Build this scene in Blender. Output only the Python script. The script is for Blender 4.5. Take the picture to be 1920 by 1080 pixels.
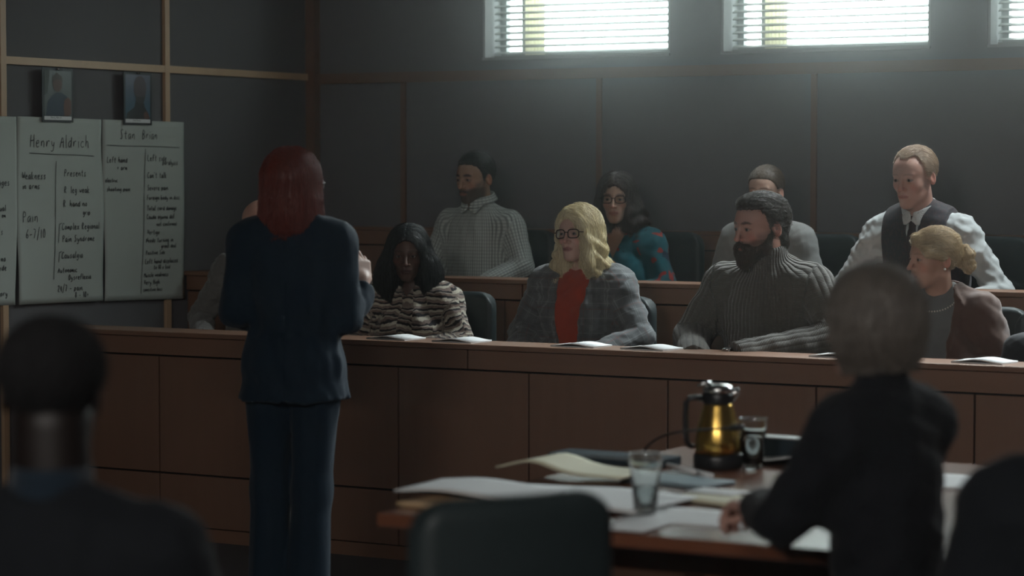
import bpy, bmesh, math, random
import numpy as np
from mathutils import Vector, Matrix
for o_ in list(bpy.data.objects): bpy.data.objects.remove(o_)
COL = bpy.context.scene.collection
SC = bpy.context.scene
# ---------------------------------------------------------------- camera
CAM = np.array([0, 0, 1.62]); FPX = 4640.0; YAW = math.radians(30); PITCH = math.atan(220 / FPX)
cF = np.array([-math.sin(YAW) * math.cos(PITCH), math.cos(YAW) * math.cos(PITCH), -math.sin(PITCH)])
cR = np.array([math.cos(YAW), math.sin(YAW), 0.0]); cU = np.cross(cR, cF)
cam = bpy.data.cameras.new('camera'); camo = bpy.data.objects.new('camera', cam); COL.objects.link(camo)
camo.matrix_world = Matrix(((cR[0], cU[0], -cF[0], CAM[0]), (cR[1], cU[1], -cF[1], CAM[1]), (cR[2], cU[2], -cF[2], CAM[2]), (0, 0, 0, 1)))
cam.sensor_width = 36; cam.lens = FPX / 1920 * 36; cam.clip_end = 100
cam.dof.use_dof = True; cam.dof.focus_distance = 10.2; cam.dof.aperture_fstop = 2.3
SC.camera = camo
# ---------------------------------------------------------------- world, exposure
W = bpy.data.worlds.new('world'); SC.world = W; W.use_nodes = True
W.node_tree.nodes['Background'].inputs[0].default_value = (.82, 1.0, .97, 1)
W.node_tree.nodes['Background'].inputs[1].default_value = 10.0
SC.view_settings.view_transform = 'Standard'; SC.view_settings.look = 'None'; SC.view_settings.gamma = 1
SC.view_settings.exposure = -0.42
SC.cycles.max_bounces = 8; SC.cycles.diffuse_bounces = 4; SC.cycles.transparent_max_bounces = 16; SC.cycles.volume_bounces = 0
SC.cycles.use_denoising = True; SC.cycles.sample_clamp_indirect = 4; SC.cycles.caustics_reflective = False
def light(name, loc, direction, sx, sy, energy, col, portal=False, spread=180):
    l = bpy.data.lights.new(name, 'AREA'); l.shape = 'RECTANGLE'; l.size = sx; l.size_y = sy; l.energy = energy; l.color = col
    l.spread = math.radians(spread)
    if portal: l.cycles.is_portal = True
    o = bpy.data.objects.new(name, l); COL.objects.link(o); o.location = loc
    o.rotation_euler = Vector(direction).to_track_quat('-Z', 'Z').to_euler(); return o
# room planes and pixel-to-place functions (1920 x 1080 frame of the photograph)
WALL_Y, WALL_X, RAIL_Y, DIV_Y = 10.9, -7.52, 8.65, 9.80
T1, T2 = .15, .40      # floor heights of the two jury rows
def ray(px, py): return cF + cR * (px - 960) / FPX - cU * (py - 540) / FPX
def atY(px, py, Y): r = ray(px, py); return CAM + r * (Y / r[1])
def atX(px, py, X): r = ray(px, py); return CAM + r * (X / r[0])
def atZ(px, py, Z): r = ray(px, py); return CAM + r * ((Z - CAM[2]) / r[2])
WALL_X = atY(584, 143, WALL_Y)[0]
WIN_P = (atY(1352, 100, WALL_Y)[0] - atY(905, 100, WALL_Y)[0]); WIN_X0 = atY(905, 100, WALL_Y)[0]; WIN_W = atY(1256, 100, WALL_Y)[0] - WIN_X0
WIN_Z0 = atY(905, 113, WALL_Y)[2]; WIN_Z1 = WIN_Z0 + .95; CEIL = 3.5; ROOM_R = 4.2; ROOM_F = -2.5
DAY = (.93, 1.0, .98)
N_WIN = 3
for i in range(N_WIN):   # daylight through the high windows of the jury wall
    light('window_daylight', (WIN_X0 + i * WIN_P + WIN_W / 2 + .40, WALL_Y + 1.05, 3.55), (-.25, -1, -.85), 1.3, 1.5, 70, DAY)
# unseen cool ceiling lamps over the jury box, added for rim light on jurors
RIMS = [(-4.1, 10.6), (-2.9, 10.6), (-1.7, 10.6), (-.5, 10.6)]
for x_, y_ in RIMS: light('added_rim_light', (x_, y_, CEIL - .06), (-.30, -.75, -1), .9, .25, 36, (.90, .98, 1.0), spread=80)
# unseen warm-white lamps at the courtroom's rear, added as fill for the wood front
FILLS = [(-1.9, -1.6), (1.0, -1.6)]
for x_, y_ in FILLS: light('added_fill_light', (x_, y_ + .12, CEIL - .14), (-.22, 1, -.30), 1.5, .22, 64, (1.0, .95, .90), spread=120)
# ---------------------------------------------------------------- distance-field modelling helpers
A = np.array
def sq(x): return x * x
def length(v): return np.sqrt((v * v).sum(-1))
def smin(a, b, k):
    h = np.clip(0.5 + 0.5 * (b - a) / k, 0, 1)
    return b * (1 - h) + a * h - k * h * (1 - h)
def smax(a, b, k): return -smin(-a, -b, k)
def ell(P, c, r, R=None):
    q = P - A(c)
    if R is not None: q = q @ R
    r = A(r, float)
    k0 = length(q / r); k1 = length(q / (r * r)) + 1e-9
    return k0 * (k0 - 1.0) / k1
def cap(P, a, b, ra, rb=None):
    rb = ra if rb is None else rb
    a = A(a, float); b = A(b, float); ab = b - a
    t = np.clip(((P - a) @ ab) / max(ab @ ab, 1e-9), 0, 1)
    return length(P - a - t[:, None] * ab) - (ra + (rb - ra) * t)
def rbox(P, c, h, r, R=None):
    q = P - A(c)
    if R is not None: q = q @ R
    q = np.abs(q) - (A(h) - r)
    return length(np.maximum(q, 0)) + np.minimum(q.max(-1), 0) - r
def rot(rx=0, ry=0, rz=0):
    rx, ry, rz = map(math.radians, (rx, ry, rz))
    cx, sx, cy, sy, cz, sz = math.cos(rx), math.sin(rx), math.cos(ry), math.sin(ry), math.cos(rz), math.sin(rz)
    X = A([[1, 0, 0], [0, cx, -sx], [0, sx, cx]]); Y = A([[cy, 0, sy], [0, 1, 0], [-sy, 0, cy]]); Z = A([[cz, -sz, 0], [sz, cz, 0], [0, 0, 1]])
    return Z @ Y @ X
def waves(P, seed, scale, n=5, stretch=(1, 1, 1)):
    """smooth wandering noise in about -1..1"""
    g = np.random.RandomState(seed); Q = P * A(stretch) / scale; s = 0
    for i in range(n):
        k = g.normal(size=3); k /= np.linalg.norm(k); k2 = g.normal(size=3)
        s = s + np.sin(Q @ k * 6.28 * g.uniform(.7, 1.4) + g.uniform(0, 6.28) + 1.4 * np.sin(Q @ k2 * 2.2 + g.uniform(0, 6.28)))
    return s / n * 1.6
def axis(lo, hi, step, fine=()):
    """grid coordinates, finer inside the (lo, hi, step) ranges"""
    v = [lo]
    while v[-1] < hi:
        s = step
        for a, b, st in fine:
            if a - step * .5 <= v[-1] <= b: s = min(s, st)
        v.append(v[-1] + s)
    while (len(v) - 1) % 4: v.append(v[-1] + step)
    return A(v)
def polygonize(f, xs, ys, zs):
    """surface nets over a rectilinear grid, evaluated only near the surface; returns vertices, quads"""
    C = f(np.stack(np.meshgrid(xs[::4], ys[::4], zs[::4], indexing='ij'), -1).reshape(-1, 3)).reshape(len(xs[::4]), len(ys[::4]), len(zs[::4]))
    aC = np.abs(C); m = aC[:-1, :-1, :-1]
    lo = C[:-1, :-1, :-1].copy(); hi = lo.copy()
    for i in (0, 1):
        for j in (0, 1):
            for k in (0, 1):
                c = C[i:C.shape[0] - 1 + i, j:C.shape[1] - 1 + j, k:C.shape[2] - 1 + k]
                m = np.minimum(m, np.abs(c)); lo = np.minimum(lo, c); hi = np.maximum(hi, c)
    dx = np.diff(xs[::4])[:, None, None]; dy = np.diff(ys[::4])[None, :, None]; dz = np.diff(zs[::4])[None, None, :]
    act = (m < 0.75 * np.sqrt(dx * dx + dy * dy + dz * dz)) | ((lo < 0) & (hi > 0))
    n = (len(xs), len(ys), len(zs))
    D = np.ones(n, np.float32); M = np.zeros(n, bool)
    sgn = np.where(C[:-1, :-1, :-1] < 0, -1.0, 1.0)
    rep = lambda a: a.repeat(4, 0).repeat(4, 1).repeat(4, 2)
    D[:-1, :-1, :-1] = rep(sgn)
    b = rep(act)
    for i in (0, 1):
        for j in (0, 1):
            for k in (0, 1): M[i:n[0] - 1 + i, j:n[1] - 1 + j, k:n[2] - 1 + k] |= b
    I = np.argwhere(M)
    out = np.empty(len(I), np.float32)
    for s in range(0, len(I), 150000):
        q = I[s:s + 150000]
        out[s:s + 150000] = f(np.stack([xs[q[:, 0]], ys[q[:, 1]], zs[q[:, 2]]], -1))
    D[M] = out
    S = D < 0
    cnt = np.zeros((n[0] - 1, n[1] - 1, n[2] - 1), np.int8)
    for i in (0, 1):
        for j in (0, 1):
            for k in (0, 1): cnt += S[i:n[0] - 1 + i, j:n[1] - 1 + j, k:n[2] - 1 + k]
    cells = np.argwhere((cnt > 0) & (cnt < 8))
    idx = -np.ones(cnt.shape, np.int32); idx[tuple(cells.T)] = np.arange(len(cells))
    acc = np.zeros((len(cells), 3)); w = np.zeros(len(cells))
    ax = (xs, ys, zs)
    corners = [(i, j, k) for i in (0, 1) for j in (0, 1) for k in (0, 1)]
    for c in corners:
        for d in range(3):
            if c[d]: continue
            e = list(c); e[d] = 1
            p = cells + A(c); q = cells + A(e)
            a_ = D[tuple(p.T)]; b_ = D[tuple(q.T)]; ok = (a_ < 0) != (b_ < 0)
            t = np.where(ok, a_ / np.where(ok, a_ - b_, 1), 0)
            pos = np.stack([ax[i][p[:, i]] for i in range(3)], -1).astype(float)
            pos[:, d] += t * (ax[d][q[:, d]] - ax[d][p[:, d]])
            acc += pos * ok[:, None]; w += ok
    V = acc / np.maximum(w, 1)[:, None]
    F = []
    for d in range(3):
        sl = [slice(1, -1)] * 3
        a_ = [slice(1, m_ - 1) for m_ in n]; a_[d] = slice(0, n[d] - 1); b_ = list(a_); b_[d] = slice(1, n[d])
        s0 = S[tuple(a_)]; s1 = S[tuple(b_)]
        e = np.argwhere(s0 != s1); 
        if not len(e): continue
        flip = s0[tuple(e.T)]
        off = A([1, 1, 1]); off[d] = 0; e = e + off
        u, v = [(1, 2), (2, 0), (0, 1)][d]
        eu = np.zeros(3, int); eu[u] = 1; ev = np.zeros(3, int); ev[v] = 1
        q = np.stack([idx[tuple((e - eu - ev).T)], idx[tuple((e - ev).T)], idx[tuple(e.T)], idx[tuple((e - eu).T)]], -1)
        q[~flip] = q[~flip][:, ::-1]
        F.append(q)
    return V, np.concatenate(F)
def np_mesh(name, V, F, material, parent=None, cols=None, pcs=None, smooth=True):
    me = bpy.data.meshes.new(name)
    F = np.asarray(F); V = np.asarray(V, np.float32)
    me.vertices.add(len(V)); me.vertices.foreach_set('co', V.ravel())
    k = F.shape[1]
    me.loops.add(F.size); me.loops.foreach_set('vertex_index', F.astype(np.int32).ravel())
    me.polygons.add(len(F)); me.polygons.foreach_set('loop_start', np.arange(0, F.size, k, dtype=np.int32))
    me.polygons.foreach_set('loop_total', np.full(len(F), k, np.int32))
    me.update(calc_edges=True); me.validate()
    me.polygons.foreach_set('use_smooth', np.full(len(me.polygons), smooth))
    if cols is not None:
        a = me.attributes.new('Col', 'FLOAT_COLOR', 'POINT'); c = np.ones((len(V), 4), np.float32); c[:, :3] = cols; a.data.foreach_set('color', c.ravel())
    if pcs is not None:
        a = me.attributes.new('pc', 'FLOAT_VECTOR', 'POINT'); a.data.foreach_set('vector', np.asarray(pcs, np.float32).ravel())
    o = bpy.data.objects.new(name, me); COL.objects.link(o)
    if material: me.materials.append(material)
    if parent: o.parent = parent
    return o
# ---------------------------------------------------------------- people: head, hands, hair
EYE_X, EYE_Y, EYE_Z, EYE_R = .0315, -.0765, .004, .0122
def head_sdf(P, h):
    """head about its centre, facing -Y; h holds the person's proportions"""
    w = h.get('w', 1.0); jaw = h.get('jaw', 1.0); nose = h.get('nose', 1.0); lips = h.get('lips', 1.0)
    Q = P / A([w, 1, 1]); X = np.abs(Q[:, 0]); q = Q.copy(); q[:, 0] = X
    d = ell(Q, (0, .012, .034), (.0735, .093, .079))
    d = smin(d, ell(Q, (0, -.036, .030), (.060, .052, .056)), .03)
    d = smin(d, ell(Q, (0, -.030, -.040), (.054 * jaw, .056, .068)), .03)
    d = smin(d, ell(q, (.043, -.050, -.020), (.018, .023, .020)), .022)
    d = smin(d, cap(q, (.0405 * jaw, -.004, -.058), (.012, -.066, -.094), .012, .016), .026)
    d = smin(d, ell(Q, (0, -.0745, -.094 - h.get('chin', 0)), (.021 * jaw, .016, .017)), .016)
    d = smin(d, ell(Q, (0, -.072, -.058), (.030, .024, .028)), .02)
    d = smin(d, cap(q, (.000, -.0870, .0215), (.040, -.0735, .0235), .0085, .008), .014)
    d = smax(d, -ell(q, (EYE_X + .001, -.0985, .001), (.0175, .0125, .0125)), .012)
    # eyeball bed and lids with an almond opening
    lid = length(q - A([EYE_X, EYE_Y, EYE_Z])) - (EYE_R + .0022)
    ex = (X - EYE_X) / .0135; op = h.get('eye', .0046) * (1 - ex * ex)
    open_ = np.abs(Q[:, 2] - EYE_Z + .0005 + .0012 * ex) - op
    open_ = np.maximum(open_, Q[:, 1] + .074)
    lid = smax(lid, -open_, .0015)
    d = smin(d, lid, .004)
    d = smax(d, -np.maximum(length(q - A([EYE_X, EYE_Y, EYE_Z])) - EYE_R * .97, open_ - .001), .001)
    # nose
    d = smin(d, cap(Q, (0, -.088, .015), (0, -.1095 * (1 + .03 * (nose - 1)), -.027), .0062, .0084 * nose), .010)
    d = smin(d, ell(Q, (0, -.1115, -.030), (.0084 * nose, .0085, .0074)), .006)
    d = smin(d, ell(q, (.0125 * nose, -.0955, -.0325), (.0066 * nose, .0095, .0066)), .005)
    d = smax(d, -ell(q, (.0062 * nose, -.1035, -.0385), (.0032, .0052, .0030)), .002)
    # mouth
    d = smin(d, ell(Q, (0, -.0893, -.0575), (.0235, .0080, .0048 * lips)), .007)
    d = smin(d, ell(Q, (0, -.0882, -.0672), (.0195, .0082, .0056 * lips)), .007)
    d = smax(d, -ell(Q, (0, -.1005, -.0622), (.0245, .0075, .0009)), .0025)
    d = smax(d, -ell(Q, (0, -.0985, -.0485), (.0035, .005, .006)), .005)
    # folds beside the nose and hollow temples
    fo = h.get('age', 0)
    if fo:
        d = smax(d, -cap(q, (.017, -.099, -.034), (.030, -.088, -.062), .0022 * fo), .007)
        d = smax(d, -cap(q, (.012, -.0985, -.012), (.034, -.0915, -.016), .0016 * fo), .006)
        d = smax(d, -cap(Q, (-.03, -.0925, .050), (.03, -.0925, .050), .0012 * fo), .006)
    # ears
    R = rot(8, 0, -22) 
    e = ell(q, (.0770, .016, -.004), (.0065, .0175, .0300), R)
    e = smax(e, -ell(q, (.0850, .0135, .000), (.0062, .0095, .0190), R), .004)
    e = smin(e, ell(q, (.0755, .003, -.006), (.005, .005, .008)), .006)
    d = smin(d, e, .007)
    # neck
    nr = h.get('neck', .052)
    return d * .9
def skin_cols(P, h, tone):
    """face colours: lips, brows, beard shadow, and shade painted round the eyes and between the lips"""
    w = h.get('w', 1.0); X = np.abs(P[:, 0] / w); Y, Z = P[:, 1], P[:, 2]
    c = np.tile(A(tone, float), (len(P), 1))
    def mix(m, col, a): 
        m = np.clip(m, 0, 1)[:, None] * a; return c * (1 - m) + A(col) * m
    front = np.clip((-Y - .05) / .02, 0, 1)
    red = A(tone) * A([1.25, .78, .75])
    c = mix(np.exp(-(sq((X - .043) / .018) + sq((Z + .028) / .018))) * front, red, .5)
    c = mix(np.exp(-(sq(X / .012) + sq((Z + .03) / .012))) * front, red, .4)
    c = mix(np.clip((Y > .005) * 1.0, 0, 1) * np.clip((X - .07) / .004, 0, 1) * (np.abs(Z) < .05), red, .5)
    lipc = h.get('lipc', A(tone) * A([.80, .50, .48]))
    lm = (1.12 - (sq(X / .0245) + sq((Z + .0625) / (.0098 * h.get('lips', 1))))) * 6 * (Y < -.083)
    c = mix(lm, lipc, .85)
    c = mix((.0012 - np.abs(Z + .0622)) * 900 * (X < .022) * (Y < -.08), A(lipc) * .35, .9)  # crease shade between the lips, painted in
    if h.get('stubble'):
        m = np.clip((-.036 - Z + .25 * np.clip(X - .03, 0, 1)) / .012, 0, 1) * np.clip((Z + .135) / .03, 0, 1) * np.clip((.02 - Y) / .03, 0, 1)
        m = np.maximum(m, np.clip((X - .056) / .012, 0, 1) * np.clip((-.005 - Z) / .02, 0, 1) * np.clip((.012 - Y) / .02, 0, 1) * np.clip((Z + .12) / .03, 0, 1))
        m = m * np.clip(1 - lm, 0, 1) * np.clip(1 - np.exp(-(sq((X) / .035) + sq((Z + .045) / .001))), 0, 1)
        c = mix(m, h.get('beardc', (.03, .025, .022)), h['stubble'])
        mo = np.exp(-sq((Z + .0485 + .25 * X) / .006)) * (X < .030) * (Y < -.07)
        c = mix(mo, h.get('beardc', (.03, .025, .022)), min(1, h['stubble'] * 1.5))
    bz = .0235 + .004 * np.cos((X - .030) / .022 * 1.4) - .1 * np.clip(X - .04, 0, 1)
    bm = (1.15 - sq((X - .031) / .0205) - sq((Z - bz) / (.0042 * h.get('brow', 1)))) * 3 * (Y < -.05)
    c = mix(bm, h.get('browc', (.02, .016, .014)), h.get('browa', .85))
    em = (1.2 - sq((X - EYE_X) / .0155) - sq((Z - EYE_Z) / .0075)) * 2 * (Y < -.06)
    c = mix(em, A(tone) * h.get('shadow', .62), .75)  # eye-socket shade painted into the skin tone
    return c
def hand_sdf(P, wrist, R, side=1, curl=(20, 30, 25), spread=4, thumb=35):
    """R columns: x = towards thumb, y = along the fingers, z = out of the back of the hand"""
    q = (P - A(wrist)) @ R; q = q * A([side, 1, 1]) if side != 1 else q
    d = cap(q, (0, -.01, 0), (0, .03, 0), .024, .026)
    d = rbox(q, (.000, .052, .000), (.040, .042, .0135), .0125)
    d = smin(d, cap(q, (.0, -.03, 0), (.0, .02, 0), .0235, .025), .02)
    L = [(.029, .094, .042, .026, .022, .0088), (.0095, .098, .046, .029, .023, .0090), (-.0095, .095, .043, .027, .022, .0086), (-.028, .087, .034, .021, .019, .0078)]
    for i, (x, y, a, b, c, r) in enumerate(L):
        p = A([x, y - .006, 0.0]); an = math.radians(curl[0] + i * 3); sp = math.radians((1.2 - i) * spread)
        for s, (l, add) in enumerate(((a, curl[1]), (b, curl[2]), (c, 0))):
            n = p + l * A([math.sin(sp) * math.cos(an), math.cos(an) * math.cos(sp), -math.sin(an)])
            f = cap(q, p, n, r * (1 - .08 * s), r * (.92 - .08 * s)); d = smin(d, f, .004 if s else .008); p = n; an += math.radians(add)
    t0 = A([.030, .018, -.006]); ta = math.radians(thumb)
    t1 = t0 + .036 * A([math.sin(ta), math.cos(ta), -.35]); t2 = t1 + .031 * A([math.sin(ta * .55), math.cos(ta * .55), -.30]); t3 = t2 + .024 * A([math.sin(ta * .2), math.cos(ta * .2), -.25])
    d = smin(d, cap(q, t0, t1, .0145, .0118), .012); d = smin(d, cap(q, t1, t2, .0112, .0098), .004); d = smin(d, cap(q, t2, t3, .0098, .0082), .003)
    return d
def gradient(f, P, e=.0015):
    k = A([[1, -1, -1], [-1, -1, 1], [-1, 1, -1], [1, 1, 1]], float)
    g = 0
    for v in k: g = g + v * f(P + v * e)[:, None]
    return g / (length(g)[:, None] + 1e-9)
def comb_strands(f, seeds, flow, L, n, lift, seed=0):
    """strands that run over the surface of f along flow; seeds are start points"""
    g = np.random.RandomState(seed)
    P = seeds.copy(); off = g.uniform(-.001, lift, len(P)); Ls = L * g.uniform(.5, 1.1, len(P)); step = (Ls / (n - 1))[:, None]
    pts = []; wob = g.uniform(0, 6.28, (len(P), 3)); fly = (g.uniform(0, 1, len(P)) > .975) * g.uniform(.0, .012, len(P))
    for i in range(n):
        N = gradient(f, P); d = f(P)
        P = P - N * (d - off - fly * (i / n) ** 1.5)[:, None] * .9
        pts.append(P.copy())
        v = flow(P); v = v - (v * N).sum(-1)[:, None] * N * .9
        v = v / (length(v)[:, None] + 1e-9) + .05 * np.sin(wob + i * .7)
        P = P + v * step
    return np.stack(pts, 1)
def strand_object(name, S, radius, material, parent):
    n, k, _ = S.shape
    hc = bpy.data.hair_curves.new(name); hc.add_curves([k] * n)
    hc.attributes['position'].data.foreach_set('vector', S.astype(np.float32).ravel()) if 'position' in hc.attributes else hc.points.foreach_set('position', S.astype(np.float32).ravel())
    r = hc.attributes.get('radius') or hc.attributes.new('radius', 'FLOAT', 'POINT')
    rr = np.tile(radius * np.linspace(1, .45, k), n).astype(np.float32); r.data.foreach_set('value', rr)
    hc.materials.append(material)
    o = bpy.data.objects.new(name, hc); COL.objects.link(o); o.parent = parent
    return o
# ---------------------------------------------------------------- materials
class NT:
    def __init__(s, name, rough=.6, spec=.4):
        s.m = bpy.data.materials.new(name); s.m.use_nodes = True; s.t = s.m.node_tree; s.b = s.t.nodes['Principled BSDF']
        s.b.inputs['Roughness'].default_value = rough; s.b.inputs['Specular IOR Level'].default_value = spec
    def n(s, typ, **kw):
        x = s.t.nodes.new('ShaderNode' + typ)
        for k, v in kw.items():
            if k[0] == 'i' and k[1:].isdigit(): k = int(k[1:])
            if isinstance(k, int) or k in x.inputs: s.put(x.inputs[k], v)
            else: setattr(x, k, v)
        return x
    def put(s, sock, v):
        if hasattr(v, 'is_output'): s.t.links.new(v, sock)
        elif hasattr(v, 'outputs'): s.t.links.new(v.outputs[0], sock)
        else: sock.default_value = v
    def math(s, op, a, b=0.0, c=0.0): return s.n('Math', operation=op, i0=a, i1=b, i2=c).outputs[0]
    def mix(s, f, a, b):
        x = s.t.nodes.new('ShaderNodeMix'); x.data_type = 'RGBA'; s.put(x.inputs[0], f); s.put(x.inputs[6], a); s.put(x.inputs[7], b); return x.outputs[2]
    def xyz(s, v): 
        x = s.n('SeparateXYZ'); s.put(x.inputs[0], v); return x.outputs
    def attr(s, name, vec=True):
        x = s.n('Attribute'); x.attribute_name = name; return x.outputs['Vector' if vec else 'Color']
    def line(s, u, period, width, off=0.0):   # 1 on stripes
        f = s.math('FRACT', s.math('ADD', s.math('DIVIDE', u, period), off)); return s.math('LESS_THAN', f, width)
    def noise(s, vec, scale, detail=3, dist=0):
        x = s.n('TexNoise', Scale=scale, Detail=detail, Distortion=dist); 
        if vec is not None: s.put(x.inputs['Vector'], vec)
        return x.outputs[0]
    def col(s, c): s.put(s.b.inputs['Base Color'], c)
    def bump(s, h, strength=.4, dist=.002): 
        x = s.n('Bump', Strength=strength, Distance=dist, Height=h); s.put(s.b.inputs['Normal'], x)
    def scaled(s, vec, sc):
        x = s.n('Mapping'); s.put(x.inputs[0], vec); x.inputs['Scale'].default_value = sc; return x.outputs[0]
def c4(c): return tuple(c) + (1,)
MATS = {}
def flat(name, c, rough=.6, spec=.4, metal=0.0, grain=0.0, **kw):
    if name in MATS: return MATS[name]
    t = NT(name, rough, spec); t.b.inputs['Metallic'].default_value = metal
    co = t.n('TexCoord').outputs['Object']; nz = t.noise(co, kw.get('scale', 30), 4)
    v = kw.get('var', .12); t.col(t.mix(nz, c4(A_(c) * (1 - v)), c4(A_(c) * (1 + v))))
    if grain: t.bump(t.noise(co, kw.get('bscale', 400), 2), grain, .001)
    MATS[name] = t.m; return t.m
def A_(c): return np.array(c, float)
def wood(name, c, horizontal=False, rough=.42):
    t = NT(name, rough, .45); co = t.n('TexCoord').outputs['Object']
    sc = (1.2, 14, 14) if horizontal else (14, 14, 1.0)
    g1 = t.noise(t.scaled(co, sc), 1.6, 6, .6); g2 = t.noise(t.scaled(co, tuple(k * 6 for k in sc)), 2.2, 3)
    g3 = t.noise(co, .9, 1)
    a = t.mix(g1, c4(A_(c) * .78), c4(A_(c) * 1.22)); a = t.mix(t.math('MULTIPLY', g2, .35), a, c4(A_(c) * .62)); a = t.mix(t.math('MULTIPLY', g3, .5), a, c4(A_(c) * A_([1.15, .95, .8])))
    t.col(a); t.bump(g2, .12, .0006); return t.m
def wall_fabric(name, c):
    t = NT(name, .95, .1); co = t.n('TexCoord').outputs['Object']; n1 = t.noise(co, 1.2, 3); n2 = t.noise(co, 320, 2)
    t.col(t.mix(n1, c4(A_(c) * .92), c4(A_(c) * 1.08))); t.bump(n2, .35, .0015); return t.m
M_WOOD = wood('box_wood', (.215, .125, .086)); M_WOODH = wood('box_wood_horizontal', (.235, .136, .092), True)
M_TRIM = wood('trim_wood', (.20, .125, .080), True, .5); M_TRIMV = wood('trim_wood_upright', (.19, .11, .068), False, .5)
M_TRIML = wood('pale_trim_wood', (.62, .46, .30), True, .5); M_TRIMLV = wood('pale_trim_wood_upright', (.60, .44, .29), False, .5)
M_WALL = wall_fabric('wall_fabric', (.175, .175, .182)); M_GAP = flat('dark_gap', (.02, .018, .016), .9)
M_PLASTER = flat('plaster', (.34, .35, .36), .85, grain=.1); M_CEIL = flat('ceiling_plaster', (.42, .42, .42), .9)
M_FLOOR = flat('carpet', (.10, .095, .10), .95, grain=.5); M_TABLE = wood('table_wood', (.17, .07, .04), True, .25)
M_LEATHER = flat('dark_green_leather', (.022, .032, .034), .48, grain=.35, bscale=160)
M_BLACK = flat('black_plastic', (.015, .016, .018), .35); M_STEEL = flat('brushed_steel', (.62, .63, .63), .22, metal=1.0)
M_FRAME = flat('window_frame_paint', (.40, .42, .42), .5); M_BLIND = flat('blind_slat', (.34, .36, .35), .5)
def voile(name, c):
    m = bpy.data.materials.new(name); m.use_nodes = True; t = m.node_tree; t.nodes.remove(t.nodes['Principled BSDF']); a = t.nodes.new('ShaderNodeBsdfDiffuse'); b = t.nodes.new('ShaderNodeBsdfTranslucent'); x = t.nodes.new('ShaderNodeMixShader'); x.inputs[0].default_value = .7
    a.inputs[0].default_value = b.inputs[0].default_value = c4(c); t.links.new(a.outputs[0], x.inputs[1]); t.links.new(b.outputs[0], x.inputs[2]); t.links.new(x.outputs[0], t.nodes['Material Output'].inputs[0]); return m
M_CURT = voile('cream_curtain', (.92, .89, .74))
def thin_glass(name, tint=(1, 1, 1)):
    m = bpy.data.materials.new(name); m.use_nodes = True; t = m.node_tree; t.nodes.remove(t.nodes['Principled BSDF'])
    tr = t.nodes.new('ShaderNodeBsdfTransparent'); tr.inputs[0].default_value = c4(tint); gl = t.nodes.new('ShaderNodeBsdfGlossy'); gl.inputs['Roughness'].default_value = .03
    fr = t.nodes.new('ShaderNodeFresnel'); fr.inputs[0].default_value = 1.45; mx = t.nodes.new('ShaderNodeMixShader')
    ml = t.nodes.new('ShaderNodeMath'); ml.operation = 'MULTIPLY'; ml.inputs[1].default_value = .5; t.links.new(fr.outputs[0], ml.inputs[0]); t.links.new(ml.outputs[0], mx.inputs[0]); t.links.new(tr.outputs[0], mx.inputs[1]); t.links.new(gl.outputs[0], mx.inputs[2]); t.links.new(mx.outputs[0], t.nodes['Material Output'].inputs[0]); return m
M_PANE = thin_glass('window_glass'); M_LENS = thin_glass('spectacle_lens', (.93, .93, .93))
def real_glass(name, tint=(.96, 1, .99), ior=1.45):
    m = bpy.data.materials.new(name); m.use_nodes = True; b = m.node_tree.nodes['Principled BSDF']
    b.inputs['Transmission Weight'].default_value = 1; b.inputs['Roughness'].default_value = .01; b.inputs['IOR'].default_value = ior; b.inputs['Base Color'].default_value = c4(tint); return m
M_GLASS = real_glass('clear_glass'); M_WATER = real_glass('water', (.95, 1, 1), 1.33)
M_PAPER = flat('white_paper', (.78, .80, .80), .7, var=.04, scale=8); M_CREAM = flat('cream_paper', (.72, .70, .52), .7, var=.05, scale=8)
M_SHEET = flat('flip_chart_paper', (.52, .57, .53), .8, var=.06, scale=5); M_INK = flat('black_marker', (.05, .06, .065), .7)
M_TAN = flat('tan_folder', (.55, .38, .22), .7, var=.05, scale=8); M_BLUEF = flat('blue_grey_folder', (.22, .30, .33), .6)
def skin_mat(name, rough=.48):
    if name in MATS: return MATS[name]
    t = NT(name, rough, .45); co = t.n('TexCoord').outputs['Object']
    t.col(t.attr('Col', False)); t.b.inputs['Subsurface Weight'].default_value = .12; t.b.inputs['Subsurface Radius'].default_value = (.012, .005, .003); t.b.inputs['Subsurface Scale'].default_value = 1
    t.bump(t.noise(co, 350, 2), .12, .0008); MATS[name] = t.m; return t.m
def hair_mat(name, c, c2=None, rough=.38, strand=False):
    key = name + ('_strand' if strand else '')
    if key in MATS: return MATS[key]
    t = NT(key, rough, .35 if not strand else .5); co = t.n('TexCoord').outputs['Object']; c2 = A_(c) * 1.5 if c2 is None else A_(c2)
    if strand:
        r = t.n('HairInfo').outputs['Random']; t.col(t.mix(r, c4(c), c4(c2)))
    else:
        n = t.noise(t.scaled(co, (1, 1, .18)), 90, 3, .4); t.col(t.mix(n, c4(A_(c) * .85), c4(c2))); t.bump(n, .6, .004)
    MATS[key] = t.m; return t.m
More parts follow.
